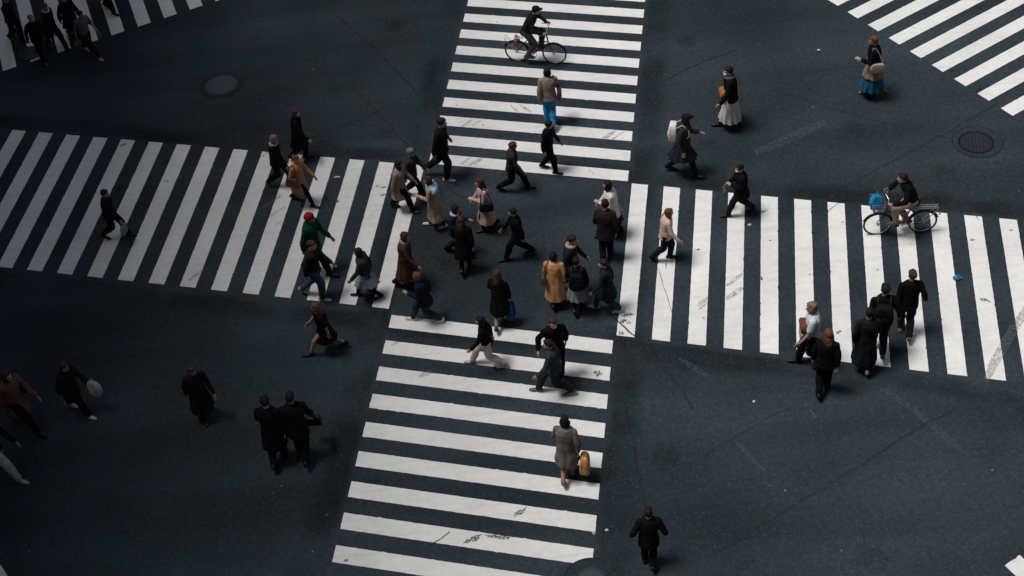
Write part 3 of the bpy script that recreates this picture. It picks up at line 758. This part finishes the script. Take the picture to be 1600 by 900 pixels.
# crumpled litter on the road
def litter(c, size, col, label, name, kind, seed):
    bm = bmesh.new(); bmesh.ops.create_icosphere(bm, subdivisions=3, radius=1)
    for v in bm.verts:
        k = 1 + .55 * mnoise.noise(v.co * 1.7 + Vector((seed, 0, 0))) + .3 * mnoise.noise(v.co * 4 + Vector((0, seed, 0)))
        v.co = Vector((v.co.x * size[0] * k, v.co.y * size[1] * k, max(0, (v.co.z + .55) * size[2] * k)))
    me = bpy.data.meshes.new(name); bm.to_mesh(me); bm.free(); o = obj(name, me, cloth(col, kind)); o.location = (c[0], c[1], .006); tag(o, label, 'litter')
for a in [((9.65, 22.707), (0.1, 0.06, 0.04), (0.02, 0.13, 0.26), 'crumpled blue wrapper between two stripes of the right crosswalk', 'wrapper', 'plastic', 1.3), ((-3.975, 28.246), (0.075, 0.022, 0.01), (0.62, 0.63, 0.62), 'small white paper scrap between stripes of the left crosswalk', 'paper_scrap', 'paper', 2.2), ((1.087, 16.928), (0.035, 0.03, 0.02), (0.55, 0.38, 0.28), 'tan scrap beside the right end of the lower near crosswalk', 'scrap', 'paper', 3.1), ((1.336, 16.973), (0.03, 0.025, 0.02), (0.6, 0.6, 0.58), 'tiny white scrap on the asphalt right of the near crosswalk', 'scrap', 'paper', 4.1), ((5.543, 25.074), (0.035, 0.03, 0.02), (0.55, 0.54, 0.5), 'tiny pale scrap beside the fourth stripe of the right crosswalk', 'scrap', 'paper', 5.1), ((4.666, 19.795), (0.03, 0.025, 0.02), (0.6, 0.6, 0.58), 'tiny white scrap on the empty asphalt at lower right', 'scrap', 'paper', 6.1), ((8.515, 31.459), (0.03, 0.03, 0.02), (0.65, 0.65, 0.62), 'tiny white scrap on the asphalt left of the top right crosswalk', 'scrap', 'paper', 7.1)]: litter(*a)

# pavements, and two unseen buildings added to shade the road
def pav_mat():
    m, nt, b = new_mat('pavement_slabs'); nb = NB(nt); pos = nb.n('ShaderNodeNewGeometry').outputs['Position']
    br = nb.n('ShaderNodeTexBrick'); nb.put(br.inputs['Vector'], pos); br.inputs['Scale'].default_value = 3.3
    br.inputs['Color1'].default_value = (.24, .235, .225, 1); br.inputs['Color2'].default_value = (.29, .285, .27, 1); br.inputs['Mortar'].default_value = (.12, .12, .12, 1); br.inputs['Mortar Size'].default_value = .012
    nb.nt.links.new(nb.scale_col(br.outputs['Color'], nb.ramp(nb.noise(pos, 2, 4, .6), .3, .7, .8, 1.12)), b.inputs['Base Color']); b.inputs['Roughness'].default_value = .85
    return m
BX = -19.2; BH = 38.6
PX = BX + 2.4
s = Shape(); s.box((PX - 40, 20, .06), (79.6, 120, .12)); tag(obj('pavement', s.mesh('pavement'), pav_mat()), kind='structure')
s = Shape()
for i in range(60): s.box((PX - .1, -39 + i * 2.0, .07), (.2, 1.985, .145))
tag(obj('kerb', s.mesh('kerb'), cloth((.30, .30, .29), 'rubber')), kind='structure')
s = Shape(); s.box((40, -22, .061), (110, 38, .12)); tag(obj('pavement', s.mesh('pavement'), pav_mat()), kind='structure')
frm = cloth((.10, .10, .105), 'metal'); glass = cloth((.03, .035, .04), 'plastic')
s1 = Shape(); s1.box((.03, 0, 0), (.14, 2.2, 1.9)); s1.box((.06, 0, -1.02), (.24, 2.4, .1)); mf = s1.mesh('window'); mf.materials.append(frm)
s2 = Shape(); s2.box((.085, -.53, 0), (.05, 1.0, 1.74)); s2.box((.085, .53, 0), (.05, 1.0, 1.74)); mg = s2.mesh('pane'); mg.materials.append(glass)
def building(loc, rot, LN, BHh, D, col, label, step):
    """facade faces local +x; the origin lies at the foot of the facade"""
    root = bpy.data.objects.new('shade_building', None); COL.objects.link(root); root.location = loc; root.rotation_euler = (0, 0, rot)
    tag(root, label, 'building')
    s = Shape(); s.box((-D / 2, 0, BHh / 2), (D, LN, BHh)); obj('wall', s.mesh('wall'), cloth(col, 'rubber'), root)
    s = Shape(); s.box((-D / 2, 0, BHh + .2), (D + .5, LN + .5, .4)); obj('roof', s.mesh('roof'), cloth((.22, .22, .22), 'rubber'), root)
    for fl in range(int((BHh - 3) // 3.8)):
        for i in range(int(LN // step)):
            w = bpy.data.objects.new('window', mf); COL.objects.link(w); w.parent = root; w.location = (0, -LN / 2 + step / 2 + i * step, 2.1 + fl * 3.8)
            p = bpy.data.objects.new('pane', mg); COL.objects.link(p); p.parent = w
building((BX, 20, .12), 0, 76.0, BH, 14.0, (.26, .255, .25), 'added unseen grey building with rows of dark windows, shading the left road', 8.4)  # added out of view: its soft shadow makes the dark left side
building((28, -3.2, .121), PI / 2, 72.0, 44.0, 14.0, (.20, .19, .18), 'added unseen brown-grey building blocking sky light from the near pavement', 8.0)  # added behind the camera, unseen, to cut sky light on the near road

# ------------------------------------------------------------------ the crowd
BLACK = (.0042, .0050, .0062); COAL = (.009, .0105, .0125); NAVY = (.009, .014, .024); GREY = (.10, .11, .12); DGREY = (.035, .038, .042)
BEIGE = (.42, .31, .235); CREAM = (.66, .60, .54); PINK = (.55, .37, .32); TAUPE = (.26, .205, .18); BROWN = (.07, .032, .020); TAN = (.54, .275, .125); RUST = (.30, .13, .05)
WHITE = (.70, .70, .68); LBLUE = (.38, .52, .66); BLUE = (.02, .17, .36); DENIM = (.045, .085, .13); GREEN = (.004, .048, .020); RED = (.24, .022, .024); TBLUE = (.02, .20, .40)
P = person((1.359, 29.526), 85.0, 1.65, 'person in grey-beige jacket and bright blue jeans walking away up the far crosswalk', top=('jacket',TAUPE), bottom=('trousers',TBLUE), hair=('bob','dark'), shoes=(.10,.05,.035), stride=.34, lead=-1, arms='ss', bkind='denim', gait='b')
bag(P,'shoulder_bag',(.07,.028,.02),'brown shoulder bag on the right hip of the person in bright blue jeans',side=1)
P = person((-1.341, 27.794), -13.0, 1.84, "person in dark clothes and pale trainers striding past the far crosswalk's lower left corner", top=('jacket',COAL), bottom=('trousers',NAVY), hair=('short','dark'), shoes=(.50,.36,.26), stride=.42, lead=1, arms='ws', gait='b')
P = person((0.275, 27.118), -13.0, 1.53, 'person in dark grey jacket striding just below the middle of the far crosswalk', top=('jacket',(.03,.028,.03)), bottom=('trousers',BLACK), hair=('short','brown'), shoes=BLACK, stride=.44, lead=-1, skin=3)
P = person((1.169, 27.699), -17.5, 1.53, 'person in black suit just below the bright blue jeans on the far crosswalk', top=('jacket',BLACK), bottom=('trousers',BLACK), hair=('short','black'), shoes=(.008,.008,.008), stride=.24, lead=1)
P = person((-1.584, 26.084), 175.8, 1.53, 'person in light blue shawl over a long beige coat and white trainers', top=('longcoat',BEIGE), bottom=('tights',BLACK), hair=('bob','brown'), shoes=(.60,.55,.52), stride=.22, lead=1, scarf=(LBLUE,1), girth=1.12, arms='ps')
P = person((-0.428, 25.824), -178.2, 1.53, 'person in pale pink long coat with brown hair and black ankle boots', top=('longcoat',PINK), bottom=('tights',BLACK), hair=('long','brown'), shoes=BLACK, stride=.24, lead=-1, arms='ps', girth=1.1, gait='b')
bag(P,'shoulder_bag',NAVY,'dark navy shoulder bag on the person in the pale pink coat',side=-1)
P = person((0.242, 24.764), -179.9, 1.53, 'person in black jacket and trousers striding left, just below the pale pink coat', top=('jacket',BLACK), bottom=('trousers',BLACK), hair=('short','black'), shoes=BLACK, stride=.40, lead=-1, arms='ss', skin=1)
P = person((-0.984, 24.473), 83.3, 1.59, 'person in long black coat with long brown hair hanging down the back', top=('coat',BLACK), bottom=('tights',BLACK), hair=('long','brown'), shoes=BLACK, stride=.26, lead=1, gait='b')
P = person((-1.148, 25.051), -12.4, 1.53, 'dark-haired person with white collar half hidden behind the long black coat', top=('jacket',NAVY), bottom=('trousers',COAL), hair=('bob','black'), shoes=BLACK, stride=.34, lead=1, arms='pd', scarf=((.45,.48,.52),))
bag(P,'shopping_bag',(.42,.40,.40),'pale grey paper bag carried in front of the white-collared person',side=1,off=(.12,.24,.42))
P = person((-2.281, 24.198), -14.4, 1.61, "person in rust brown long coat and pale scarf beside the left crosswalk's end", top=('longcoat',BROWN), bottom=('trousers',NAVY), hair=('bob','brown'), shoes=BLACK, stride=.34, lead=-1, scarf=((.28,.25,.24),), girth=1.1, gait='b')
P = person((-1.910, 23.014), 176.1, 1.53, "person in navy coat and white trainers stepping on the near crosswalk's top stripe", top=('parka',NAVY), bottom=('trousers',(.022,.033,.05)), hair=('bob','auburn'), shoes=(.62,.57,.53), stride=.40, lead=1, girth=1.08, arms='ps')
P = person((-0.298, 22.713), 80.1, 1.53, 'person in short black dress with long brown hair, carrying a blue bag', top=('dress',BLACK), bottom=('bare',None), hair=('long','brown'), shoes=(.02,.015,.014), stride=.38, lead=1, skin=3, arms='sd', gait='b')
bag(P,'sack',(.012,.045,.14),'dark blue slouchy bag held by the person in the short black dress',side=1,size=.95)
P = person((-0.646, 21.523), 173.9, 1.53, 'short person in black top and wide beige trousers on the near crosswalk', top=('shirt',BLACK), bottom=('trousers',(.50,.42,.35)), hair=('bob','black'), shoes=(.55,.42,.38), stride=.46, lead=1, arms='ss')
P = person((0.751, 21.024), -86.8, 1.81, 'tall person in black jacket and trousers with brown hair walking down the near crosswalk', top=('jacket',BLACK), bottom=('trousers',BLACK), hair=('short','brown'), shoes=BLACK, stride=.34, lead=-1, arms='sw', gait='b')
P = person((0.683, 20.566), 176.3, 1.65, 'person in dark teal jacket with orange face passing close before the tall black-clad walker', top=('jacket',(.028,.045,.055)), bottom=('trousers',(.02,.024,.028)), hair=('short','dark'), shoes=(.10,.10,.105), stride=.42, lead=1, skin=0)
P = person((0.938, 23.094), 87.3, 1.53, 'person in flared tan coat down to the knees with black bobbed hair', top=('longcoat',TAN), bottom=('tights',BLACK), hair=('bob','black'), shoes=BLACK, stride=.20, lead=1, girth=1.08, gait='b')
bag(P,'shoulder_bag',(.10,.035,.025),'maroon bag at the left side of the flared tan coat',side=-1,size=.9)
P = person((1.395, 22.871), 82.2, 1.53, 'person in black jacket and grey pleated skirt wearing a backpack beside the tan coat', top=('jacket',BLACK), bottom=('skirt',(.17,.18,.19),BLACK), hair=('short','black'), shoes=BLACK, stride=.22, lead=1, gait='b')
bag(P,'backpack',(.006,.007,.010),'black backpack worn over the grey pleated skirt')
P = person((1.297, 23.446), -8.0, 1.71, 'person in navy jacket and pale scarf passing behind the flared tan coat', top=('jacket',NAVY), bottom=('trousers',BLACK), hair=('short','dark'), shoes=BLACK, stride=.34, lead=1, skin=0, scarf=((.40,.27,.22),), gait='b')
P = person((2.032, 22.802), 172.1, 1.53, 'person in long navy coat with pale shoes at the corner of the right crosswalk', top=('coat',(.012,.017,.027)), bottom=('trousers',DGREY), hair=('short','dark'), shoes=(.50,.44,.40), stride=.34, lead=1, skin=0, girth=1.06)
P = person((2.410, 25.185), 171.6, 1.63, 'person in fluffy cream coat and dark skirt with black hair, facing left', top=('parka',CREAM), bottom=('skirt',COAL,BLACK), hair=('bob','black'), shoes=BLACK, stride=.26, lead=-1, girth=1.15, arms='ps', kind='wool')
P = person((2.189, 24.419), 81.5, 1.69, 'person in dark brown jacket and black trousers walking in front of the cream coat', top=('parka',(.020,.015,.015)), bottom=('trousers',BLACK), hair=('short','black'), shoes=BLACK, stride=.24, lead=1, gait='b')
P = person((3.493, 24.209), -12.4, 1.53, 'person with auburn hair in short pale pink jacket on the right crosswalk', top=('jacket',(.62,.46,.39)), bottom=('trousers',COAL), hair=('bob','auburn'), shoes=BLACK, stride=.42, lead=-1, gait='b')
bag(P,'shoulder_bag',(.20,.09,.03),'small brown leather bag on the hip of the pale pink jacket',side=-1,size=.72)
P = person((5.408, 25.472), 173.3, 1.53, "person in bulky black coat and white face mask at the right crosswalk's upper edge", top=('parka',BLACK), bottom=('trousers',COAL), hair=('short','black'), shoes=BLACK, stride=.38, lead=-1, mask=True, girth=1.1, arms='ps')
bag(P,'tote',(.10,.11,.115),'small grey bag carried by the person in the white face mask',side=1,size=.6)
P = person((5.714, 28.677), -179.9, 1.84, 'person in black top and long cream skirt on the open asphalt', top=('jacket',BLACK), bottom=('longskirt',(.52,.51,.48),BLACK), hair=('short','black'), shoes=BLACK, stride=.24, lead=1, skin=0, mask=True, arms='sd', scarf=((.10,.10,.10),))
bag(P,'tote',(.010,.011,.014),'large black bag hanging behind the long cream skirt',side=1,size=1.1,off=(0,-.18,.1))
bag(P,'sling',(.33,.14,.06),'rust orange pouch worn above the cream skirt',size=1.0,off=(0,.0,-.10))
P = person((4.304, 27.096), -15.8, 1.84, 'person in dark skirt and black cap with a white rucksack above the right crosswalk', top=('jacket',(.03,.027,.028)), bottom=('skirt',(.016,.022,.032),BLACK), hair=('bob','black'), shoes=BLACK, stride=.36, lead=1, hat=('cap',COAL), arms='pw', girth=1.1)
bag(P,'backpack',(.68,.67,.64),'white rucksack on the back of the person in the black cap',size=.9,off=(0,-.01,.04))
P = person((9.359, 29.363), 175.5, 1.79, 'person in black jacket, beige tunic and bright blue skirt near the top right crosswalk', top=('jacket',BLACK), bottom=('longskirt',(.012,.10,.19)), hair=('short','auburn'), shoes=(.17,.075,.045), stride=.30, lead=1, tunic=(.33,.22,.165), girth=1.12, arms='pw', skin=3, gait='b')
bag(P,'shoulder_bag',(.40,.33,.28),'pale cloth shoulder bag between black jacket and bright blue skirt',side=-1,size=.9)
P = person((5.998, 20.649), 176.3, 1.84, 'person in pale blue short-sleeved shirt with light hair on the right crosswalk', top=('shirt',(.62,.67,.74)), bottom=('trousers',BLACK), hair=('bob','light'), shoes=BLACK, stride=.26, lead=1, sleeves='short', arms='ss')
bag(P,'tote',(.36,.37,.37),'striped grey cloth bag carried left of the pale blue shirt',side=1,size=1.15,off=(.02,.20,.18))
bag(P,'sling',(.14,.055,.035),'brown pouch worn across the white and pale blue shirt',size=1.1,off=(0,.0,.0))
P = person((6.085, 19.888), 76.8, 1.72, 'person in black suit with long auburn hair below the right crosswalk', top=('jacket',BLACK), bottom=('trousers',BLACK), hair=('long','auburn'), shoes=BLACK, stride=.30, lead=1, arms='ds', gait='b')
phone(P,1,(.62,.50,.38),'pale mobile phone in the right hand of the person with long auburn hair')
P = person((7.436, 20.857), 77.1, 1.84, 'person in black wearing a black rucksack on the right crosswalk', top=('jacket',BLACK), bottom=('trousers',BLACK), hair=('short','black'), shoes=(.05,.05,.052), stride=.34, lead=-1, arms='sw', gait='b')
bag(P,'backpack',(.007,.008,.010),'black rucksack on the back of the rearmost black-clad walker on the right crosswalk')
P = person((8.110, 21.286), 77.5, 1.73, 'person in black jacket with short brown hair and tan shoes on the right crosswalk', top=('jacket',BLACK), bottom=('trousers',(.012,.014,.018)), hair=('short','brown'), shoes=(.20,.075,.035), stride=.34, lead=-1, arms='sw', skin=0, gait='b')
P = person((7.012, 20.368), 77.4, 1.71, 'person in long black coat just left of the black rucksack wearer', top=('longcoat',(.010,.012,.015)), bottom=('trousers',BLACK), hair=('short','black'), shoes=(.14,.10,.085), stride=.24, lead=-1, gait='b')
P = person((2.029, 16.141), 81.4, 1.56, "lone person in black right of the near crosswalk's lower end", top=('parka',BLACK), bottom=('trousers',BLACK), hair=('short','black'), shoes=BLACK, stride=.26, lead=-1, girth=1.06, arms='ww', gait='b')
P = person((0.738, 18.364), 82.3, 1.68, 'person in grey-brown coat with an orange-tan bag on the near crosswalk', top=('coat',(.15,.13,.125)), bottom=('bare',None), hair=('bob','black'), shoes=(.25,.12,.07), stride=.30, lead=1, girth=1.1, arms='ss', gait='b')
bag(P,'sack',(.60,.32,.14),'orange-tan bag hanging from the hand of the person in grey-brown coat',side=1,size=1.05,off=(.12,0,.12))
P = person((-4.994, 19.476), 90.2, 1.84, 'left one of two black-clad people side by side in the dark lower left', top=('coat',BLACK), bottom=('trousers',BLACK), hair=('short','black'), shoes=BLACK, stride=.28, lead=1, girth=1.06, gait='b')
P = person((-4.502, 19.514), 87.3, 1.84, 'right one of two black-clad people side by side in the dark lower left', top=('parka',BLACK), bottom=('trousers',BLACK), hair=('short','black'), shoes=BLACK, stride=.30, lead=-1, gait='b')
bag(P,'handbag',(.007,.008,.010),'small black handbag held by the right one of two black-clad people',side=1)
P = person((-4.065, 22.398), -179.9, 1.56, 'person in short black dress with bare arms and legs below the left crosswalk', top=('dress',BLACK), bottom=('bare',None), hair=('long','auburn'), shoes=BLACK, stride=.48, lead=-1, sleeves='short', skin=1)
P = person((-4.363, 24.915), -12.1, 1.84, 'person in green jacket and red knitted hat on the left crosswalk', top=('parka',GREEN), bottom=('trousers',COAL), hair=('short','dark'), hat=('beanie',RED), shoes=BLACK, stride=.34, lead=1)
bag(P,'tote',(.50,.51,.51),'white cloth bag carried by the person in green jacket',side=1,size=.75,off=(0,.1,.12))
P = person((-4.299, 24.092), -11.9, 1.72, 'person in dark brown top and blue jeans on the left crosswalk', top=('jacket',(.020,.016,.016)), bottom=('trousers',(.05,.085,.12)), hair=('short','brown'), shoes=(.48,.33,.28), stride=.42, lead=1, bkind='denim', gait='b')
P = person((-3.176, 23.934), 176.0, 1.53, 'person in dark top and pale grey-blue skirt on the left crosswalk', top=('jacket',DGREY), bottom=('skirt',(.30,.35,.40),BLACK), hair=('bob','dark'), shoes=BLACK, stride=.34, lead=1, skin=0)
P = person((-4.779, 27.388), -20.6, 1.53, 'person in orange-brown coat with tied-up hair on the left crosswalk', top=('coat',(.42,.20,.075)), bottom=('tights',BLACK), hair=('bun','auburn'), shoes=BLACK, stride=.38, lead=1, girth=1.1)
bag(P,'shoulder_bag',(.09,.035,.03),'dark maroon bag at the hip of the orange-brown coat',side=1,size=1.0)
P = person((-5.336, 28.163), -17.0, 1.58, "person in black with light hair and pale scarf at the left crosswalk's upper edge", top=('jacket',BLACK), bottom=('trousers',BLACK), hair=('bob','light'), shoes=(.09,.045,.03), stride=.36, lead=-1, skin=0, scarf=((.35,.37,.38),))
P = person((-4.848, 29.073), -10.6, 1.55, 'person in black coat with brown hair stepping onto the left crosswalk', top=('coat',BLACK), bottom=('trousers',BLACK), hair=('bob','brown'), shoes=BLACK, stride=.38, lead=-1, girth=1.08, gait='b')
P = person((-2.100, 27.195), -12.8, 1.53, 'person in grey knitted hat and dark jacket behind the beige-brown coat', top=('jacket',DGREY), bottom=('trousers',BLACK), hair=('short','brown'), hat=('beanie',(.16,.17,.175)), shoes=(.22,.11,.06), stride=.34, lead=1, skin=2)
P = person((-2.383, 26.795), -12.7, 1.53, "person in beige-brown coat and black trousers at the left crosswalk's right end", top=('coat',(.30,.22,.18)), bottom=('trousers',BLACK), hair=('bob','dark'), shoes=(.05,.03,.025), stride=.34, lead=1, girth=1.1)
P = person((-9.196, 26.821), -12.4, 1.53, 'person in black jacket alone on the shaded left part of the left crosswalk', top=('jacket',BLACK), bottom=('trousers',BLACK), hair=('short','dark'), shoes=BLACK, stride=.38, lead=-1, skin=3)
bag(P,'tote',(.22,.23,.23),'pale grey bag carried by the lone person on the shaded left crosswalk',side=1,size=.8)
P = person((-6.607, 20.847), -56.1, 1.61, 'person in long black coat with brown hair alone in the lower left shade', top=('longcoat',(.008,.012,.016)), bottom=('trousers',BLACK), hair=('short','brown'), shoes=BLACK, stride=.30, lead=1, girth=1.08, skin=3, gait='b')
P = person((-9.315, 21.342), -23.8, 1.57, 'person in dark clothes and white trainers carrying a pale bag at far left', top=('parka',COAL), bottom=('trousers',BLACK), hair=('short','brown'), shoes=(.62,.60,.58), stride=.36, lead=1)
bag(P,'sack',(.48,.45,.44),'pale bag carried by the person in white trainers at far left',side=-1,size=.95,off=(0,.05,.25))
P = person((-10.392, 21.055), -26.1, 1.81, 'person in rust brown coat near the left edge of the photo', top=('coat',(.16,.075,.04)), bottom=('trousers',BLACK), hair=('bob','brown'), shoes=BLACK, stride=.40, lead=1, girth=1.08)
bag(P,'shoulder_bag',(.12,.05,.03),'brown shoulder bag on the rust brown coat at the left edge',side=-1)
P = person((-10.633, 19.821), -20.0, 1.84, 'person in black jacket and pale grey trousers cut by the left edge', top=('jacket',BLACK), bottom=('trousers',(.34,.37,.40)), hair=('short','black'), shoes=(.3,.31,.32), stride=.44, lead=1)
P = person((-12.112, 34.440), -44.4, 1.53, 'grey-haired person in dark jacket with a brown bag, lowest of the top left group', top=('jacket',BLACK), bottom=('trousers',BLACK), hair=('short','grey'), shoes=(.10,.06,.05), stride=.44, lead=1, skin=0, gait='b')
bag(P,'shoulder_bag',(.10,.045,.035),'brown bag hanging from the lowest person of the top left group',side=-1)
P = person((-11.845, 34.999), -34.4, 1.53, 'person in black coat with white collar in the middle of the top left group', top=('parka',BLACK), bottom=('trousers',BLACK), hair=('short','auburn'), shoes=BLACK, stride=.38, lead=-1, scarf=((.45,.47,.5),), girth=1.05)
P = person((-11.397, 35.354), -34.7, 1.53, 'tall person all in black behind the white-collared one of the top left group', top=('coat',BLACK), bottom=('trousers',BLACK), hair=('short','brown'), shoes=BLACK, stride=.40, lead=1)
P = person((-10.839, 34.526), -34.5, 1.53, 'person in grey short-sleeved shirt and pale trainers in the top left group', top=('shirt',(.10,.11,.12)), bottom=('trousers',(.014,.016,.02)), hair=('short','dark'), shoes=(.50,.36,.28), stride=.46, lead=1, sleeves='short', skin=3)
bag(P,'handbag',(.16,.15,.15),'small grey bag held by the person in the grey striped shirt',side=1,size=.8)
P = person((-12.996, 35.503), -37.1, 1.53, 'person in dark jacket at the left end of the top left group', top=('jacket',COAL), bottom=('trousers',BLACK), hair=('short','brown'), shoes=BLACK, stride=.36, lead=-1, skin=3, gait='b')
P = person((-10.593, 36.640), -35.5, 1.63, 'person in black with only the legs in view at the top left edge', top=('coat',BLACK), bottom=('trousers',BLACK), hair=('short','black'), shoes=BLACK, stride=.30, lead=1)
bicycle((8.780, 24.335), 176.8, 'bicycle with a bright blue bundle in its front basket and red rear reflector', (.05,.055,.06), basket=(0.3, 0.32, 0.34))
P = person((8.780, 24.335), 176.8, 1.70, 'person in black jacket riding the bicycle with the blue-laden basket', ride=((0, -.22, .92), (.30, 1.05, .27)), top=('jacket',BLACK), bottom=('trousers',(.30,.22,.19)), hair=('short','dark'), shoes=(.20,.085,.05), skin=0)
bag(P,'sack',(.02,.25,.48),'bright blue bundle riding in the front basket of the bicycle',side=1,size=.85,name='bundle',off=(-.27,.22,.20))
bicycle((1.219, 32.173), -16.1, 'dark bicycle with orange-brown saddlebag on the far part of the top crosswalk', (.04,.035,.035), basket=None)
P = person((1.219, 32.173), -16.1, 1.70, 'cyclist in black jacket and dark trousers on the far part of the top crosswalk', ride=((0, -.22, .92), (.30, 1.05, .27)), top=('jacket',COAL), bottom=('trousers',(.05,.045,.045)), hair=('short','black'), shoes=(.12,.06,.04), hat=('cap',COAL))
bag(P,'handbag',(.16,.06,.03),'orange-brown saddlebag strapped over the rear rack of the dark bicycle',side=1,name='saddlebag',off=(-.27,-.86,-.24))
flush_pending()

# ------------------------------------------------------------------ light, sky, camera
EL = math.radians(68); AZ = math.radians(180)       # sun direction: azimuth measured from +x, counter-clockwise
w = bpy.data.worlds.new('World'); sc.world = w; w.use_nodes = True
nt = w.node_tree; bg = nt.nodes['Background']; sky = nt.nodes.new('ShaderNodeTexSky'); sky.sky_type = 'NISHITA'; sky.sun_disc = False
sky.sun_elevation = EL; sky.sun_rotation = PI / 2 - AZ; sky.dust_density = 3.0; sky.air_density = 1.0; sky.altitude = 40
hs = nt.nodes.new('ShaderNodeHueSaturation'); hs.inputs['Saturation'].default_value = .6; hs.inputs['Value'].default_value = .68   # cloud cover greys the sky
nt.links.new(sky.outputs[0], hs.inputs['Color']); nt.links.new(hs.outputs[0], bg.inputs['Color']); bg.inputs['Strength'].default_value = 0.05
ld = bpy.data.lights.new('sun', 'SUN'); ld.energy = 1.5; ld.angle = math.radians(19); ld.color = (1, 0.97, 0.93)
lo = bpy.data.objects.new('sun', ld); COL.objects.link(lo)
dv = Vector((math.cos(EL) * math.cos(AZ), math.cos(EL) * math.sin(AZ), math.sin(EL)))
lo.rotation_euler = dv.to_track_quat('Z', 'Y').to_euler(); lo.location = dv * 60
cd = bpy.data.cameras.new('camera'); co = bpy.data.objects.new('camera', cd); COL.objects.link(co)
cd.sensor_width = 36; cd.lens = 52.4585; cd.clip_end = 1000
fw = Vector((0.0, 0.716751, -0.697329)); rt = Vector((0.995164, -0.068497, -0.070405)); upv = Vector((0.098228, 0.693957, 0.713285))
co.matrix_world = Matrix(((rt.x, upv.x, -fw.x, 0), (rt.y, upv.y, -fw.y, 0), (rt.z, upv.z, -fw.z, 23.148), (0, 0, 0, 1)))
sc.camera = co
sc.render.engine = 'CYCLES'; sc.cycles.use_denoising = True; sc.cycles.max_bounces = 5
sc.view_settings.view_transform = 'Standard'; sc.view_settings.look = 'None'; sc.view_settings.gamma = 1; sc.view_settings.exposure = 0.94
sc.view_settings.use_curve_mapping = False
